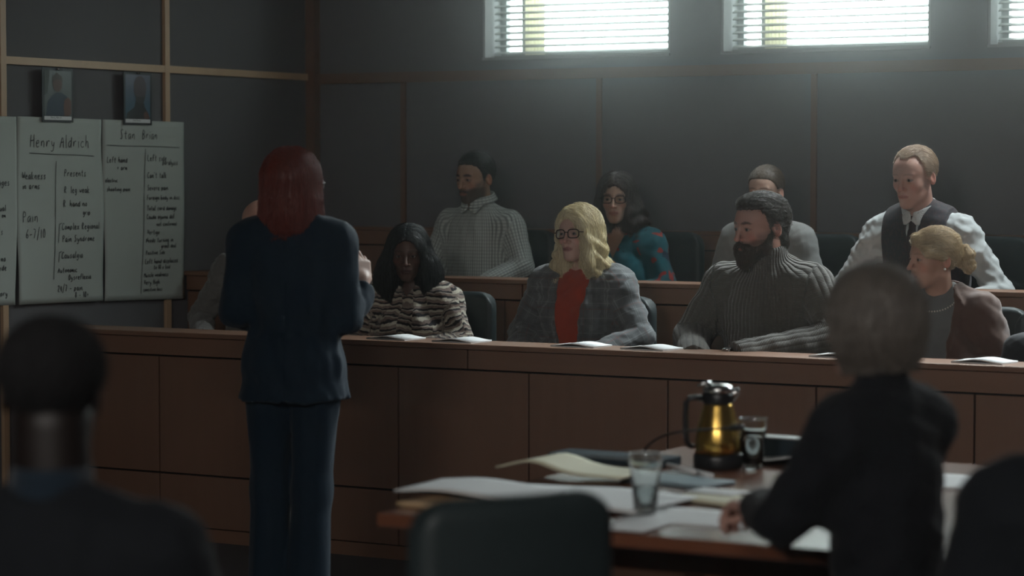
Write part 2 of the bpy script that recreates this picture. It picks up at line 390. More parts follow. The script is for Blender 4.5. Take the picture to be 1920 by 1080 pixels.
def cloth(name, kind, c, c2=None, **kw):
    if name in MATS: return MATS[name]
    t = NT(name, kw.get('rough', .85), .2); t.b.inputs['Sheen Weight'].default_value = kw.get('sheen', .25)
    co = t.n('TexCoord').outputs['Object']; u, v, w_ = t.xyz(t.attr('pc')); c = A_(c); c2 = A_(c2 if c2 is not None else c * .6)
    weave = t.noise(co, 500, 2)
    if kind == 'plain':
        t.col(t.mix(t.noise(co, 40, 3), c4(c * .88), c4(c * 1.12))); t.bump(weave, .3, .001)
    elif kind == 'check':
        a = t.math('MULTIPLY', t.line(u, .0125, .42), .70); b = t.math('MULTIPLY', t.line(v, .0165, .30), .45)
        x = t.mix(a, c4(c), c4(c2)); x = t.mix(b, x, c4(c2)); x = t.mix(t.math('MULTIPLY', t.line(u, .0500, .10), .5), x, c4(c2 * .5)); t.col(x); t.bump(weave, .2, .001)
    elif kind == 'plaid':
        n = t.noise(co, 260, 2); x = t.mix(n, c4(c * .75), c4(c * 1.3))
        for per, wd, of, cc, am, ax in ((.055, .05, 0, c2, .7, u), (.055, .05, .12, c2, .6, u), (.055, .22, .5, c * .72, .5, u), (.062, .05, 0, c2, .7, v), (.062, .22, .4, c * .72, .5, v), (.11, .03, .3, A_([.16, .07, .06]), .6, u), (.124, .03, .2, A_([.16, .07, .06]), .6, v)):
            x = t.mix(t.math('MULTIPLY', t.line(ax, per, wd, of), am), x, c4(cc))
        t.col(x); t.bump(weave, .35, .0015)
    elif kind == 'bands':
        blk = t.math('FLOOR', t.math('DIVIDE', t.math('ADD', u, t.math('MULTIPLY', t.noise(co, 8, 1), .05)), .075)); sh = t.math('MULTIPLY', t.math('SINE', t.math('MULTIPLY', blk, 2.3)), .25)
        n = t.noise(co, 14, 3); f = t.math('FRACT', t.math('ADD', t.math('ADD', t.math('DIVIDE', v, .056), sh), t.math('MULTIPLY', n, 1.1)))
        r = t.n('ValToRGB'); r.color_ramp.interpolation = 'LINEAR'; e = r.color_ramp.elements
        cols = [(0, (.62, .58, .47)), (.17, (.60, .56, .46)), (.21, (.022, .022, .026)), (.34, (.03, .028, .03)), (.37, (.24, .17, .14)), (.50, (.25, .18, .15)), (.53, (.50, .46, .38)), (.60, (.50, .46, .38)), (.63, (.03, .03, .035)), (.74, (.05, .045, .05)), (.78, (.33, .26, .22)), (.95, (.28, .22, .19)), (1, (.62, .58, .47))]
        e[0].position = 0; e[0].color = c4(cols[0][1]); e[1].position = 1; e[1].color = c4(cols[-1][1])
        for p, q in cols[1:-1]: k = e.new(p); k.color = c4(q)
        t.put(r.inputs[0], f); t.col(r.outputs[0]); t.bump(t.noise(co, 220, 2), .6, .003)
    elif kind == 'floral':
        n = t.noise(co, 15.0, 1.0, .8); f = t.math('GREATER_THAN', n, .58); n2 = t.noise(t.scaled(co, (1.7, 1.3, 1.5)), 6.5, 2, .8); f2 = t.math('GREATER_THAN', n2, .62)
        x = t.mix(t.noise(co, 6, 2), c4(c * .5), c4(c * 1.4)); x = t.mix(f2, x, c4(A_([.010, .018, .045]))); x = t.mix(f, x, c4(c2)); t.col(x); t.bump(weave, .2, .001)
    elif kind == 'rib':
        s_ = t.math('ABSOLUTE', t.math('SINE', t.math('MULTIPLY', u, math.pi / kw.get('period', .016)))); n = t.noise(co, 60, 3)
        kn = t.math('ABSOLUTE', t.math('SINE', t.math('MULTIPLY', v, math.pi / .006)))
        t.col(t.mix(n, c4(c * .75), c4(c * 1.3))); t.bump(t.math('ADD', s_, t.math('MULTIPLY', kn, .25)), 1.0, kw.get('depth', .007))
    elif kind == 'brocade':
        n = t.n('TexVoronoi', Scale=38.0).outputs[0]; x = t.mix(t.math('GREATER_THAN', n, .42), c4(c2), c4(c)); t.col(x); t.bump(weave, .2, .001)
    MATS[name] = t.m; return t.m
# ---------------------------------------------------------------- plain builders
def tag(o, label=None, cat=None, group=None, kind=None):
    if label: o['label'] = label
    if cat: o['category'] = cat
    if group: o['group'] = group
    if kind: o['kind'] = kind
    return o
def empty(name, loc=(0, 0, 0), rz=0, **kw):
    o = bpy.data.objects.new(name, None); COL.objects.link(o); o.location = loc; o.rotation_euler.z = rz; o.empty_display_size = .05; return tag(o, **kw)
def mesh_obj(name, bm, m, parent=None, smooth=False, bevel=0):
    if bevel: bmesh.ops.bevel(bm, geom=bm.edges[:] + bm.verts[:], offset=bevel, segments=2, profile=.5, affect='EDGES')
    me = bpy.data.meshes.new(name); bm.to_mesh(me); bm.free()
    if smooth: me.polygons.foreach_set('use_smooth', [True] * len(me.polygons))
    me.materials.append(m); o = bpy.data.objects.new(name, me); COL.objects.link(o)
    if parent: o.parent = parent
    return o
def add_box(bm, lo, hi):
    lo, hi = A_(lo), A_(hi); c = (lo + hi) / 2; s = hi - lo
    bmesh.ops.create_cube(bm, size=1, matrix=Matrix.Translation(c) @ Matrix.Diagonal((*s, 1)))
def box(name, lo, hi, m, parent=None, bevel=0.0):
    bm = bmesh.new(); add_box(bm, lo, hi); return mesh_obj(name, bm, m, parent, bevel=bevel)
def lathe(name, prof, m, parent=None, seg=40, smooth=True, bm_only=False):
    bm = bmesh.new(); rings = []
    for r, z in prof:
        rings.append([bm.verts.new((max(r, 1e-5) * math.cos(2 * math.pi * i / seg), max(r, 1e-5) * math.sin(2 * math.pi * i / seg), z)) for i in range(seg)])
    for a, b in zip(rings, rings[1:]):
        for i in range(seg): bm.faces.new((a[i], a[(i + 1) % seg], b[(i + 1) % seg], b[i]))
    bm.faces.new(rings[0][::-1]); bm.faces.new(rings[-1])
    bmesh.ops.remove_doubles(bm, verts=bm.verts, dist=1e-6)
    return mesh_obj(name, bm, m, parent, smooth)
def tube_bm(bm, pts, r, seg=10, closed=False):
    pts = [Vector(p) for p in pts]; n = len(pts); rings = []; up = Vector((0.13, .21, 1)).normalized()
    rs = r if hasattr(r, '__len__') else [r] * n
    for i, p in enumerate(pts):
        a = pts[(i - 1) % n] if closed or i else pts[i]; b = pts[(i + 1) % n] if closed or i < n - 1 else pts[i]
        t = (b - a).normalized(); x = t.cross(up)
        if x.length < .05: x = t.cross(Vector((1, 0, 0)))
        x.normalize(); y = t.cross(x)
        rings.append([bm.verts.new(p + rs[i] * (x * math.cos(k * 2 * math.pi / seg) + y * math.sin(k * 2 * math.pi / seg))) for k in range(seg)])
    for i in range(n if closed else n - 1):
        a, b = rings[i], rings[(i + 1) % n]
        for k in range(seg): bm.faces.new((a[k], a[(k + 1) % seg], b[(k + 1) % seg], b[k]))
    if not closed: bm.faces.new(rings[0][::-1]); bm.faces.new(rings[-1])
def tube(name, pts, r, m, parent=None, seg=10, closed=False):
    bm = bmesh.new(); tube_bm(bm, pts, r, seg, closed); bmesh.ops.recalc_face_normals(bm, faces=bm.faces); return mesh_obj(name, bm, m, parent, True)
def copy_tree(o, parent=None):
    c = o.copy(); COL.objects.link(c); c.parent = parent
    for ch in [x for x in o.children]: copy_tree(ch, c)
    return c
# ---------------------------------------------------------------- room shell
def struct(o): o['kind'] = 'structure'; return o
struct(box('floor', (WALL_X - .3, ROOM_F - .2, -.2), (ROOM_R + .3, WALL_Y + .3, 0), M_FLOOR))
struct(box('ceiling', (WALL_X - .3, ROOM_F - .2, CEIL), (ROOM_R + .3, WALL_Y + .3, CEIL + .2), M_CEIL))
struct(box('wall_left', (WALL_X - .2, ROOM_F, 0), (WALL_X, WALL_Y + .2, CEIL), M_WALL))
struct(box('wall_front', (WALL_X, ROOM_F - .2, 0), (ROOM_R, ROOM_F, CEIL), M_PLASTER))
bm = bmesh.new()   # jury wall with its window openings
add_box(bm, (WALL_X, WALL_Y, 0), (ROOM_R, WALL_Y + .26, WIN_Z0)); add_box(bm, (WALL_X, WALL_Y, WIN_Z1), (ROOM_R, WALL_Y + .26, CEIL))
edges = [WALL_X] + sum([[WIN_X0 + i * WIN_P, WIN_X0 + i * WIN_P + WIN_W] for i in range(N_WIN)], []) + [ROOM_R]
for a, b in zip(edges[::2], edges[1::2]):
    if b > a: add_box(bm, (a, WALL_Y, WIN_Z0), (b, WALL_Y + .26, WIN_Z1))
struct(mesh_obj('wall_back', bm, M_WALL))
struct(box('wall_right', (ROOM_R, ROOM_F, 0), (ROOM_R + .2, WALL_Y, CEIL), M_PLASTER))
# high windows: jambs, frame, pane, blind, curtain strip
for i in range(N_WIN):
    x0 = WIN_X0 + i * WIN_P; w = struct(empty('window_%d' % (i + 1), (x0, WALL_Y, WIN_Z0))); H = WIN_Z1 - WIN_Z0; D0 = .26
    bm = bmesh.new(); add_box(bm, (0, .002, 0), (.012, D0, H)); add_box(bm, (WIN_W - .012, .002, 0), (WIN_W, D0, H)); add_box(bm, (.012, .002, H - .012), (WIN_W - .012, D0, H)); mesh_obj('window_jamb', bm, M_PLASTER, w)
    box('window_sill', (-.0, -.006, -.001), (WIN_W, D0, .012), M_PLASTER, w)
    bm = bmesh.new(); f = .030; y0, y1 = .17, .21
    for a, b in (((.012, y0, .012), (.012 + f, y1, H - .012)), ((WIN_W - .012 - f, y0, .012), (WIN_W - .012, y1, H - .012)), ((.012 + f, y0, .012), (WIN_W - .012 - f, y1, .012 + f)), ((.012 + f, y0, H - .012 - f), (WIN_W - .012 - f, y1, H - .012)), ((.135, y0, .012 + f), (.160, y1, H - .012 - f))): add_box(bm, a, b)
    mesh_obj('window_frame', bm, M_FRAME, w); box('window_pane', (.012 + f, .188, .012 + f), (WIN_W - .012 - f, .192, H - .012 - f), M_PANE, w)
    bm = bmesh.new(); z = .030
    while z < H - .05:
        vs4 = [bm.verts.new((x, y, z + zz)) for x in (.02, WIN_W - .02) for y, zz in ((.086, 0), (.110, .011), (.110, .0155), (.086, .0045))]
        for q4 in ((0, 4, 5, 1), (1, 5, 6, 2), (2, 6, 7, 3), (3, 7, 4, 0), (0, 1, 2, 3), (4, 7, 6, 5)): bm.faces.new([vs4[k4] for k4 in q4])
        z += .034
    add_box(bm, (.02, .082, .014), (WIN_W - .02, .115, .026)); add_box(bm, (.02, .078, H - .045), (WIN_W - .02, .12, H - .014))
    for xx in (.16, WIN_W / 2, WIN_W - .16): tube_bm(bm, [(xx, .098, .02), (xx, .098, H - .03)], .0012, 6)
    mesh_obj('window_blind', bm, M_BLIND, w)
    bm = bmesh.new(); n = 40; vs = []
    for k in range(n + 1): xx = .165 + .115 * k / n; yy = .150 + .005 * math.sin(k * .9); vs.append((bm.verts.new((xx, yy, .02)), bm.verts.new((xx, yy, H - .03))))
    for a, b in zip(vs, vs[1:]): bm.faces.new((a[0], b[0], b[1], a[1]))
    o = mesh_obj('window_curtain', bm, M_CURT, w, True); md = o.modifiers.new('t', 'SOLIDIFY'); md.thickness = .003
for i, (x_, y_) in enumerate(RIMS):  # housings of the added rim lamps
    root = empty('added_lamp', (x_, y_, CEIL), label='unseen cool white rectangular lamp added for rim light above the jury box, %s from the left' % ('first', 'second', 'third', 'fourth')[i], cat='ceiling lamp', group='added rim lamps above the jury box')
    bm = bmesh.new()
    for a, b in (((-.50, -.17, -.05), (.50, -.15, 0)), ((-.50, .15, -.05), (.50, .17, 0)), ((-.50, -.15, -.05), (-.48, .15, 0)), ((.48, -.15, -.05), (.50, .15, 0)), ((-.48, -.15, -.012), (.48, .15, 0))): add_box(bm, a, b)
    mesh_obj('housing', bm, M_FRAME, root)
for i, (x_, y_) in enumerate(FILLS):  # housings of the added fill lamps
    root = empty('added_lamp', (x_, y_, CEIL), label='unseen warm white tilted lamp added as fill at the rear of the courtroom, %s of two' % ('left', 'right')[i], cat='ceiling lamp', group='added fill lamps at the rear of the courtroom')
    bm = bmesh.new()
    for a, b in (((-.80, .0, -.04), (.80, .40, 0)), ((-.82, -.02, -.30), (-.80, .40, 0)), ((.80, -.02, -.30), (.82, .40, 0)), ((-.80, -.03, -.30), (.80, -.01, 0))): add_box(bm, a, b)
    mesh_obj('housing', bm, M_FRAME, root)
# timber battens on the walls
tz0 = atY(860, 152.5, WALL_Y)[2]; tz1 = atY(860, 133, WALL_Y)[2]
struct(box('trim_1', (WALL_X, WALL_Y - .022, tz0), (ROOM_R, WALL_Y, tz1), M_TRIM))
struct(box('trim_2', (WALL_X, WALL_Y - .055, 0), (WALL_X + .055, WALL_Y, CEIL), M_TRIMV))
tw = .028
xs_ = [atY(p, 300, WALL_Y)[0] for p in (758, 1125, 1527)]; dx_ = (xs_[2] - xs_[0]) / 2
for k in range(9):
    x = xs_[0] + k * dx_
    if x < ROOM_R: struct(box('trim_%d' % (3 + k), (x - tw / 2, WALL_Y - .014, .9), (x + tw / 2, WALL_Y, tz0), M_TRIMV))
zl0 = atX(155, 128, WALL_X)[2]; zl1 = atX(155, 114, WALL_X)[2]
struct(box('trim_20', (WALL_X, ROOM_F, zl0), (WALL_X + .016, WALL_Y - .055, zl1), M_TRIML))
yl = atX(310, 300, WALL_X)[1]; yl0 = atX(3, 300, WALL_X)[1]; dyl = yl - yl0
for k in range(8):
    y = yl - k * dyl
    struct(box('trim_%d' % (21 + k), (WALL_X, y - .018, 0), (WALL_X + .018, y + .018, CEIL), M_TRIMLV))
# ---------------------------------------------------------------- jury box
Z_RAIL = atY(1190, 657, RAIL_Y)[2]; Z_DIV = atY(1190, 529, DIV_Y)[2]; Z_BK = atY(1190, 432, WALL_Y - .12)[2]
print('RAIL', Z_RAIL, Z_DIV, Z_BK, 'wallx', WALL_X, 'win', WIN_X0, WIN_P, WIN_W, WIN_Z0)
BOX_R = 1.6   # right-hand end of the jury box, past the frame
jb = empty('jury_box', (0, RAIL_Y, 0), label='long brown wooden front of the jury box with a flat rail cap', cat='jury box')
def panels(root, y, xs, z0, z1, th, m, gap=.004, nm='panel'):
    for a, b in zip(xs, xs[1:]): box(nm, (a + gap, y, z0 + gap), (b - gap, y + th, z1 - gap), m, root, .0025)
cap_h = .022
box('rail_cap', (WALL_X + .01, -.035, Z_RAIL - cap_h), (BOX_R, .20, Z_RAIL), M_WOODH, jb, .005)
FAS = .085
fx = atY(879, 660, RAIL_Y)[0]; panels(jb, -.012, [WALL_X + .01, atY(300, 640, RAIL_Y)[0] - 2.0 if False else WALL_X + .012, fx, fx + 3.2, BOX_R][1:], Z_RAIL - cap_h - FAS, Z_RAIL - cap_h + .003, .022, M_WOODH, nm='fascia')
px_ = [300, 748, 994, 1254, 1531, 1828]; pxs = [atY(p, 760, RAIL_Y)[0] for p in px_]; print('PANEL X', np.diff(pxs))
st = .62 if False else (pxs[-1] - pxs[1]) / 4
xsP = sorted([x for x in [WALL_X + .012, pxs[0]] + [pxs[1] + k * st for k in range(-1, 14)] if WALL_X < x < BOX_R - .2] + [BOX_R])
xsP = [x for i, x in enumerate(xsP) if i == 0 or x - xsP[i - 1] > .08]
zb = atY(400, 893, RAIL_Y)[2]; zk = atY(550, 1006, RAIL_Y)[2]
panels(jb, -.006, xsP, zb, Z_RAIL - cap_h - FAS, .020, M_WOOD); panels(jb, -.006, xsP, max(zk, .05), zb, .020, M_WOOD, nm='lower_panel')
box('backing', (WALL_X + .012, .016, .0), (BOX_R, .05, Z_RAIL - cap_h - .002), M_GAP, jb); box('skirting', (WALL_X + .012, -.010, 0), (BOX_R, .016, max(zk, .05)), M_WOODH, jb)
dv = empty('row_divider', (0, DIV_Y, 0), label='wooden panelled divider between the two rows of jurors', cat='partition')
dx0 = WALL_X + .008
box('rail_cap', (dx0, -.03, Z_DIV - cap_h), (BOX_R, .18, Z_DIV), M_WOODH, dv, .005)
panels(dv, -.012, [dx0 + .002, fx - .4, fx + 2.4, BOX_R], Z_DIV - cap_h - .075, Z_DIV - cap_h + .003, .022, M_WOODH, nm='fascia')
d1 = atY(947, 590, DIV_Y)[0]; d2 = atY(1174, 570, DIV_Y)[0]; sd = d2 - d1; xsD = [dx0 + .004, dx0 + .13] + [x for x in [d1 + k * sd for k in range(-8, 20)] if dx0 + .3 < x < BOX_R - .2] + [BOX_R]
panels(dv, -.006, xsD, T1 + .02, Z_DIV - cap_h - .075, .020, M_WOOD); box('backing', (dx0 + .004, .016, T1), (BOX_R, .05, Z_DIV - cap_h - .002), M_GAP, dv)
bk = empty('rear_wainscot', (0, WALL_Y - .12, 0), label='low brown wooden wainscot panelling behind the rear row of jurors', cat='wainscot')
bx0 = atY(651, 430, WALL_Y - .12)[0]
box('rail_cap', (bx0, -.012, Z_BK - .018), (BOX_R, .118, Z_BK), M_WOODH, bk, .004); panels(bk, -.010, [bx0, bx0 + 2.6, BOX_R], Z_BK - .018 - .075, Z_BK - .016, .02, M_WOODH, nm='fascia')
b1 = atY(673, 480, WALL_Y - .12)[0]; xsB = [bx0] + [b1 + k * .92 for k in range(0, 11) if b1 + k * .92 < BOX_R - .3] + [BOX_R]
panels(bk, -.004, xsB, T2 + .02, Z_BK - .093, .018, M_WOOD); box('backing', (bx0 + .002, .014, T2), (BOX_R, .118, Z_BK - .02), M_GAP, bk)
struct(box('floor_jury_front', (WALL_X, RAIL_Y + .052, 0), (BOX_R, DIV_Y + .01, T1), M_FLOOR)); struct(box('floor_jury_rear', (WALL_X, DIV_Y + .052, 0), (BOX_R, WALL_Y, T2), M_FLOOR))
# ---------------------------------------------------------------- swivel chairs of the jurors
def padded(name, c, h, r, m, parent, puff=.012, seat=False):
    f = lambda P: rbox(P, (0, 0, 0), h, r) - puff * np.exp(-(sq(P[:, 0] / h[0]) + sq(P[:, 2 if not seat else 1] / h[2 if not seat else 1])) * 1.5)
    m_ = A(h) + puff + .02; V, F = polygonize(f, axis(-m_[0], m_[0], .012), axis(-m_[1], m_[1], .009), axis(-m_[2], m_[2], .012 if not seat else .009))
    return np_mesh(name, V + A(c), F, m, parent)
def make_chair(bh=.50, top=.93):
    root = empty('swivel_chair')
    padded('seat', (0, -.03, .43), (.235, .225, .045), .04, M_LEATHER, root, seat=True)
    f = lambda P: smax(rbox(P - np.stack([0 * P[:, 0], .55 * sq(P[:, 0]) * -1.0 + .10 * sq((P[:, 2]) / .25) * .25, 0 * P[:, 0]], -1), (0, 0, 0), (.235, .036, bh / 2), .034), -10 + 0 * P[:, 0], .01)
    def f(P):
        Q = P.copy(); Q[:, 1] += .5 * sq(P[:, 0]); return np.maximum(rbox(Q, (0, 0, 0), (.235, .040, bh / 2), .036), length(np.maximum(np.abs(P[:, [0, 2]]) - A([.235 - .09, bh / 2 - .09]), 0)) - .09)
    V, F = polygonize(f, axis(-.26, .26, .011), axis(-.10, .07, .008), axis(-bh / 2 - .03, bh / 2 + .03, .011))
    np_mesh('backrest', V + A([0, .225, top - bh / 2]), F, M_LEATHER, root)
    tube('back_support', [(0, .10, .39), (0, .25, .40), (0, .285, .50), (0, .275, .62)], .016, M_BLACK, root)
    for s in (-1, 1):
        tube('armrest', [(s * .25, .10, .40), (s * .29, .10, .46), (s * .295, .08, .60), (s * .295, -.05, .63), (s * .295, -.16, .62)], [.013, .013, .014, .020, .016], M_BLACK, root)
    lathe('gas_post', [(.028, .06), (.028, .22), (.020, .23), (.020, .39)], M_STEEL, root)
    bm = bmesh.new()
    for k in range(5):
        a = k * 2 * math.pi / 5 + .3; tube_bm(bm, [(0, 0, .085), (.15 * math.cos(a), .15 * math.sin(a), .075), (.27 * math.cos(a), .27 * math.sin(a), .055)], [.024, .018, .013], 8)
    mesh_obj('star_base', bm, M_BLACK, root, True)
    for k in range(5):
        a = k * 2 * math.pi / 5 + .3; bm = bmesh.new(); x, y = .27 * math.cos(a), .27 * math.sin(a)
        bmesh.ops.create_cone(bm, cap_ends=True, segments=16, radius1=.024, radius2=.024, depth=.03, matrix=Matrix.Translation((x, y, .0245)) @ Matrix.Rotation(a, 4, 'Z') @ Matrix.Rotation(math.pi / 2, 4, 'X')); mesh_obj('caster', bm, M_BLACK, root, True)
    return root
CH = make_chair(); _chair_used = False
def chair(loc, rz, label, group=None, proto=None):
    global _chair_used
    if not _chair_used and proto is None: c = CH; _chair_used = True
    else: c = copy_tree(proto or CH)
    c.location = loc; c.rotation_euler.z = rz; c['label'] = label; c['category'] = 'chair'
    if group: c['group'] = group
    return c
# ---------------------------------------------------------------- people
def sd_poly(x, z, pts):
    pts = A(pts, float); d = np.full(len(x), 1e9); s = np.ones(len(x)); n = len(pts)
    for i in range(n):
        a, b = pts[i], pts[i - 1]; ex, ez = b - a; wx, wz = x - a[0], z - a[1]
        t = np.clip((wx * ex + wz * ez) / (ex * ex + ez * ez), 0, 1); d = np.minimum(d, sq(wx - ex * t) + sq(wz - ez * t))
        c1 = z >= a[1]; c2 = z < b[1]; c3 = ex * wz > ez * wx
        s = np.where((c1 & c2 & c3) | (~c1 & ~c2 & ~c3), -s, s)
    return s * np.sqrt(d)
HL = ([0, .45, .8, 1.05, 1.25, 1.42, 1.52, 1.75, 1.95, 2.1, 2.5, 3.2], [.074, .073, .062, .030, -.022, -.030, .012, .018, -.030, -.060, -.078, -.085])
def hair_short(w=1, side=.008, top=.018, lift=0, hl=HL, rec=0, seed=1, groove=.0015, back=.010):
    def f(P):
        X, Y, Z = P[:, 0] / w, P[:, 1], P[:, 2]
        d = ell(P / A([w, 1, 1]), (0, .012 + back * .4, .034 + top * .45), (.0735 + side, .093 + back, .079 + top * .62))
        ph = np.arctan2(np.abs(X), -(Y - .012)); h = np.interp(ph, *hl) + rec * np.exp(-sq((ph - .62) / .28))
        d = smax(d, (h - Z) * .8, .010)
        if lift: d = smin(d, ell(P, (0, -.055, .095), (.045, .035, .016 + lift)), .02)
        return (d + groove * waves(P, seed, .012, 4, (1.5, .25, .8))) * .9
    return f
def hair_long(w=1, top=.014, zb=-.14, prof=None, fw=.052, fz=-.035, fh=.105, fx=0, seed=3, groove=.003, curl=0, yc=.02, part=None, sweep=None, back=0, opn=.0, low=1.0):
    """prof: rows (z, half width, half depth) of the fall of hair from top to bottom"""
    prof = A(prof)
    def f(P):
        X, Y, Z = P[:, 0], P[:, 1], P[:, 2]
        d = ell(P, (0, .016, .038 + top * .3), (.0735 * w + top, .094 + top, .079 + top * .8))
        a = np.interp(-Z, -prof[:, 0], prof[:, 1]); b = np.interp(-Z, -prof[:, 0], prof[:, 2])
        r = np.sqrt(sq(X / a) + sq((Y - yc) / b)); c = (r - 1) * np.minimum(a, b) * .92
        if curl:
            th = np.arctan2(X, -(Y - yc)); m = np.clip((.01 - Z) / .08, 0, 1)
            c = c + curl * m * np.sin(Z * 95 + 2.2 * th + 1.5 * np.sin(th * 5 + seed)) + curl * .7 * m * np.sin(Z * 48 - 4 * th + seed)
        c = smax(c, Z - prof[0, 0], .03); c = smax(c, prof[-1, 0] - Z - .004 * np.sin(X * 190) , .012)
        d = smin(d, c, .03)
        face = ell(P, (fx, -.112, fz), (fw, .10, fh)); face = smin(face, cap(P, (fx, -.10, fz - .04), (fx * .5, -.055, -.30), fw * .9 * low, (fw + .026 + opn) * low), .03)
        d = smax(d, -face, .012)
        if part is not None: d = d + .003 * np.exp(-sq((X - part) / .004)) * np.clip((Z - .06) / .03, 0, 1) * (Y < .05)
        if sweep:
            for a_, b_, ra, rb in sweep: d = smin(d, cap(P, a_, b_, ra, rb), .016)
        return (d + groove * waves(P, seed, .016, 5, (1.6, 1.6, .22))) * .85
    return f
def flow_down(part=0, wave=0, out=.6):
    def g(P):
        X, Y, Z = P[:, 0] - part, P[:, 1], P[:, 2]; top = np.clip((Z - .03) / .08, 0, 1)
        v = np.stack([np.tanh(X / .015) * top * 1.6 + out * X, .35 * top + 0 * X, -1 + .75 * top], -1)
        if wave: v[:, 0] += wave * np.sin(Z * 75 + X * 30); v[:, 1] += wave * np.cos(Z * 75 + X * 30)
        return v
    return g
def flow_back(side=0):
    def g(P):
        X, Y, Z = P[:, 0], P[:, 1], P[:, 2]
        return np.stack([2.0 * X + side, 1.0 + 0 * X, .25 - np.clip((Y + .05) / .06, 0, 3.0)], -1)
    return g
def hand_frame(along, back):
    y = A(along, float); y /= np.linalg.norm(y); z = A(back, float); z -= (z @ y) * y; z /= np.linalg.norm(z); return np.stack([np.cross(y, z), y, z], -1)
def person(label, loc, rz, s=1.0, J=None, H=None, tone=(.45, .28, .21), hrot=(0, 0, 0), width=1.0, depth=1.0, bust=0, shoulders=.175, hands=(), hair=None, tops=(), bottoms=None, skirt=None, fine=.0032, legs=True, extras=(), group=None, arm=1.0):
    root = empty('person', loc, math.radians(rz), label=label, cat='person')
    if group: root['group'] = group
    root.scale = (s, s, s); H = dict(H or {}); hs = H.get('s', 1.0)
    j = dict(pel=(0, .03, .52), neck=(0, .05, 1.035), head=(0, .015, 1.185), el=[(.255, .0, .76), (-.255, .0, .76)], wr=[(.10, -.26, .64), (-.10, -.26, .64)], kn=[(.12, -.42, .50), (-.12, -.42, .50)], an=[(.12, -.40, .10), (-.12, -.40, .10)], shz=.915)
    j.update(J or {}); pel, nk, hc = A(j['pel'], float), A(j['neck'], float), A(j['head'], float)
    T = np.linalg.norm(nk - pel); zt = (nk - pel) / T; xt = A([1, 0, 0], float); tw = math.radians(j.get('twist', 0)); xt = A([math.cos(tw), math.sin(tw), 0]); xt -= (xt @ zt) * zt; xt /= np.linalg.norm(xt); yt = np.cross(zt, xt); TR = np.stack([xt, yt, zt], -1)
    Rh = rot(*hrot); w, dp = width, depth
    tor = lambda v: pel + TR @ A(v, float)
    sh = [tor((k * shoulders, -.005, T * j['shz'] - .028 + j.get('shr', (0, 0))[0 if k > 0 else 1])) for k in (1, -1)]
    def torso(P, g=0, soft=.05):
        q = (P - pel) @ TR
        d = ell(q, (0, .0, .62 * T), (.150 * w + g, .108 * dp + g, .235))
        d = smin(d, ell(q, (0, -.010, .28 * T), (.135 * w + g, .110 * dp + g, .20)), soft)
        d = smin(d, ell(q, (0, .010, .02), (.165 * w + g, .125 + g, .12)), soft)
        d = smin(d, cap(q, (-shoulders * .80, .0, T * (j['shz'] - .055)), (shoulders * .80, .0, T * (j['shz'] - .055)), .056 + g), soft)
        X = np.abs(q[:, 0]); qa = q.copy(); qa[:, 0] = X
        d = smin(d, cap(qa, (shoulders * .92, 0, T * (j['shz'] - .055)), (.035, .005, T * 1.00), .044 + g, .038 + g), .045)
        if bust: d = smin(d, ell(qa, (.070, -.075 * dp, .60 * T), (.062 + g, .050 * bust + g, .062 + g)), .035)
        return d
    def armd(P, i, g=0, cut=0.0, gw=0):
        a = cap(P, sh[i], j['el'][i], (.052 + g) * arm, (.043 + g) * arm)
        f = cap(P, j['el'][i], j['wr'][i], (.043 + g) * arm, (.029 + g + gw))
        e, r = A(j['el'][i], float), A(j['wr'][i], float); n = (r - e) / np.linalg.norm(r - e)
        f = smax(f, (P - r) @ n + cut, .004); return smin(a, f, .022)
    neck0 = hc + Rh @ A([0, .020, -.055]) * hs; nr = H.get('neck', .052)
    def near(P, c, r, fn):
        l = length(P - A(c)); o = l - r * .75; m = l < r
        if m.any(): o[m] = fn(P[m])
        return o
    def body(P):
        d = near(P, hc, .21, lambda p: head_sdf((p - hc) @ Rh / hs, H) * hs)
        d = smin(d, cap(P, neck0, nk + TR @ A([0, -.005, -.01]), nr, nr * 1.1), .022)
        d = smin(d, smin(torso(P, -.014), np.minimum(armd(P, 0, -.009, -.03), armd(P, 1, -.009, -.03)), .03), .03)
        for k, hd in enumerate(hands):
            if hd:
                wr = A(j['wr'][k], float); d = smin(d, near(P, wr + A(hd['R'])[:, 1] * .08, .19, lambda p: hand_sdf(p, wr + A(hd['R'])[:, 1] * .012, A(hd['R']), 1 if k == 0 else -1, hd.get('curl', (20, 30, 25)), hd.get('spread', 4), hd.get('thumb', 35))), .012)
        return d
    fr = .125
    fx_ = [(hc[0] - .10, hc[0] + .10, fine)]; fy_ = [(hc[1] - .13, hc[1] + .12, fine)]; fz_ = [(hc[2] - .13, hc[2] + .13, fine)]
    lo = A([min(j['el'][1][0], j['wr'][1][0], -.2), min(j['wr'][0][1], j['wr'][1][1], -.2), .46 if legs else 0]) - .1; hi = A([max(j['el'][0][0], j['wr'][0][0], .2), .22, hc[2] + .14]) + A([.1, .05, 0])
    lo = np.minimum(lo, A([0, 0, min(pel[2] - .16, j['wr'][0][2] - .2, j['wr'][1][2] - .2)])); 
    for k, hd in enumerate(hands):
        if hd:
            wr = A(j['wr'][k], float) + A(hd['R'])[:, 1] * .09; lo = np.minimum(lo, wr - .13); hi = np.maximum(hi, wr + .13)
            fx_.append((wr[0] - .10, wr[0] + .10, .0042)); fy_.append((wr[1] - .10, wr[1] + .10, .0042)); fz_.append((wr[2] - .08, wr[2] + .08, .0042))
    lo = np.minimum(lo, A(j['wr'][0]) - .12); lo = np.minimum(lo, A(j['wr'][1]) - .12); hi = np.maximum(hi, A(j['wr'][0]) + .12); hi = np.maximum(hi, A(j['wr'][1]) + .12); hi = np.maximum(hi, A(j['el'][0]) + .1)
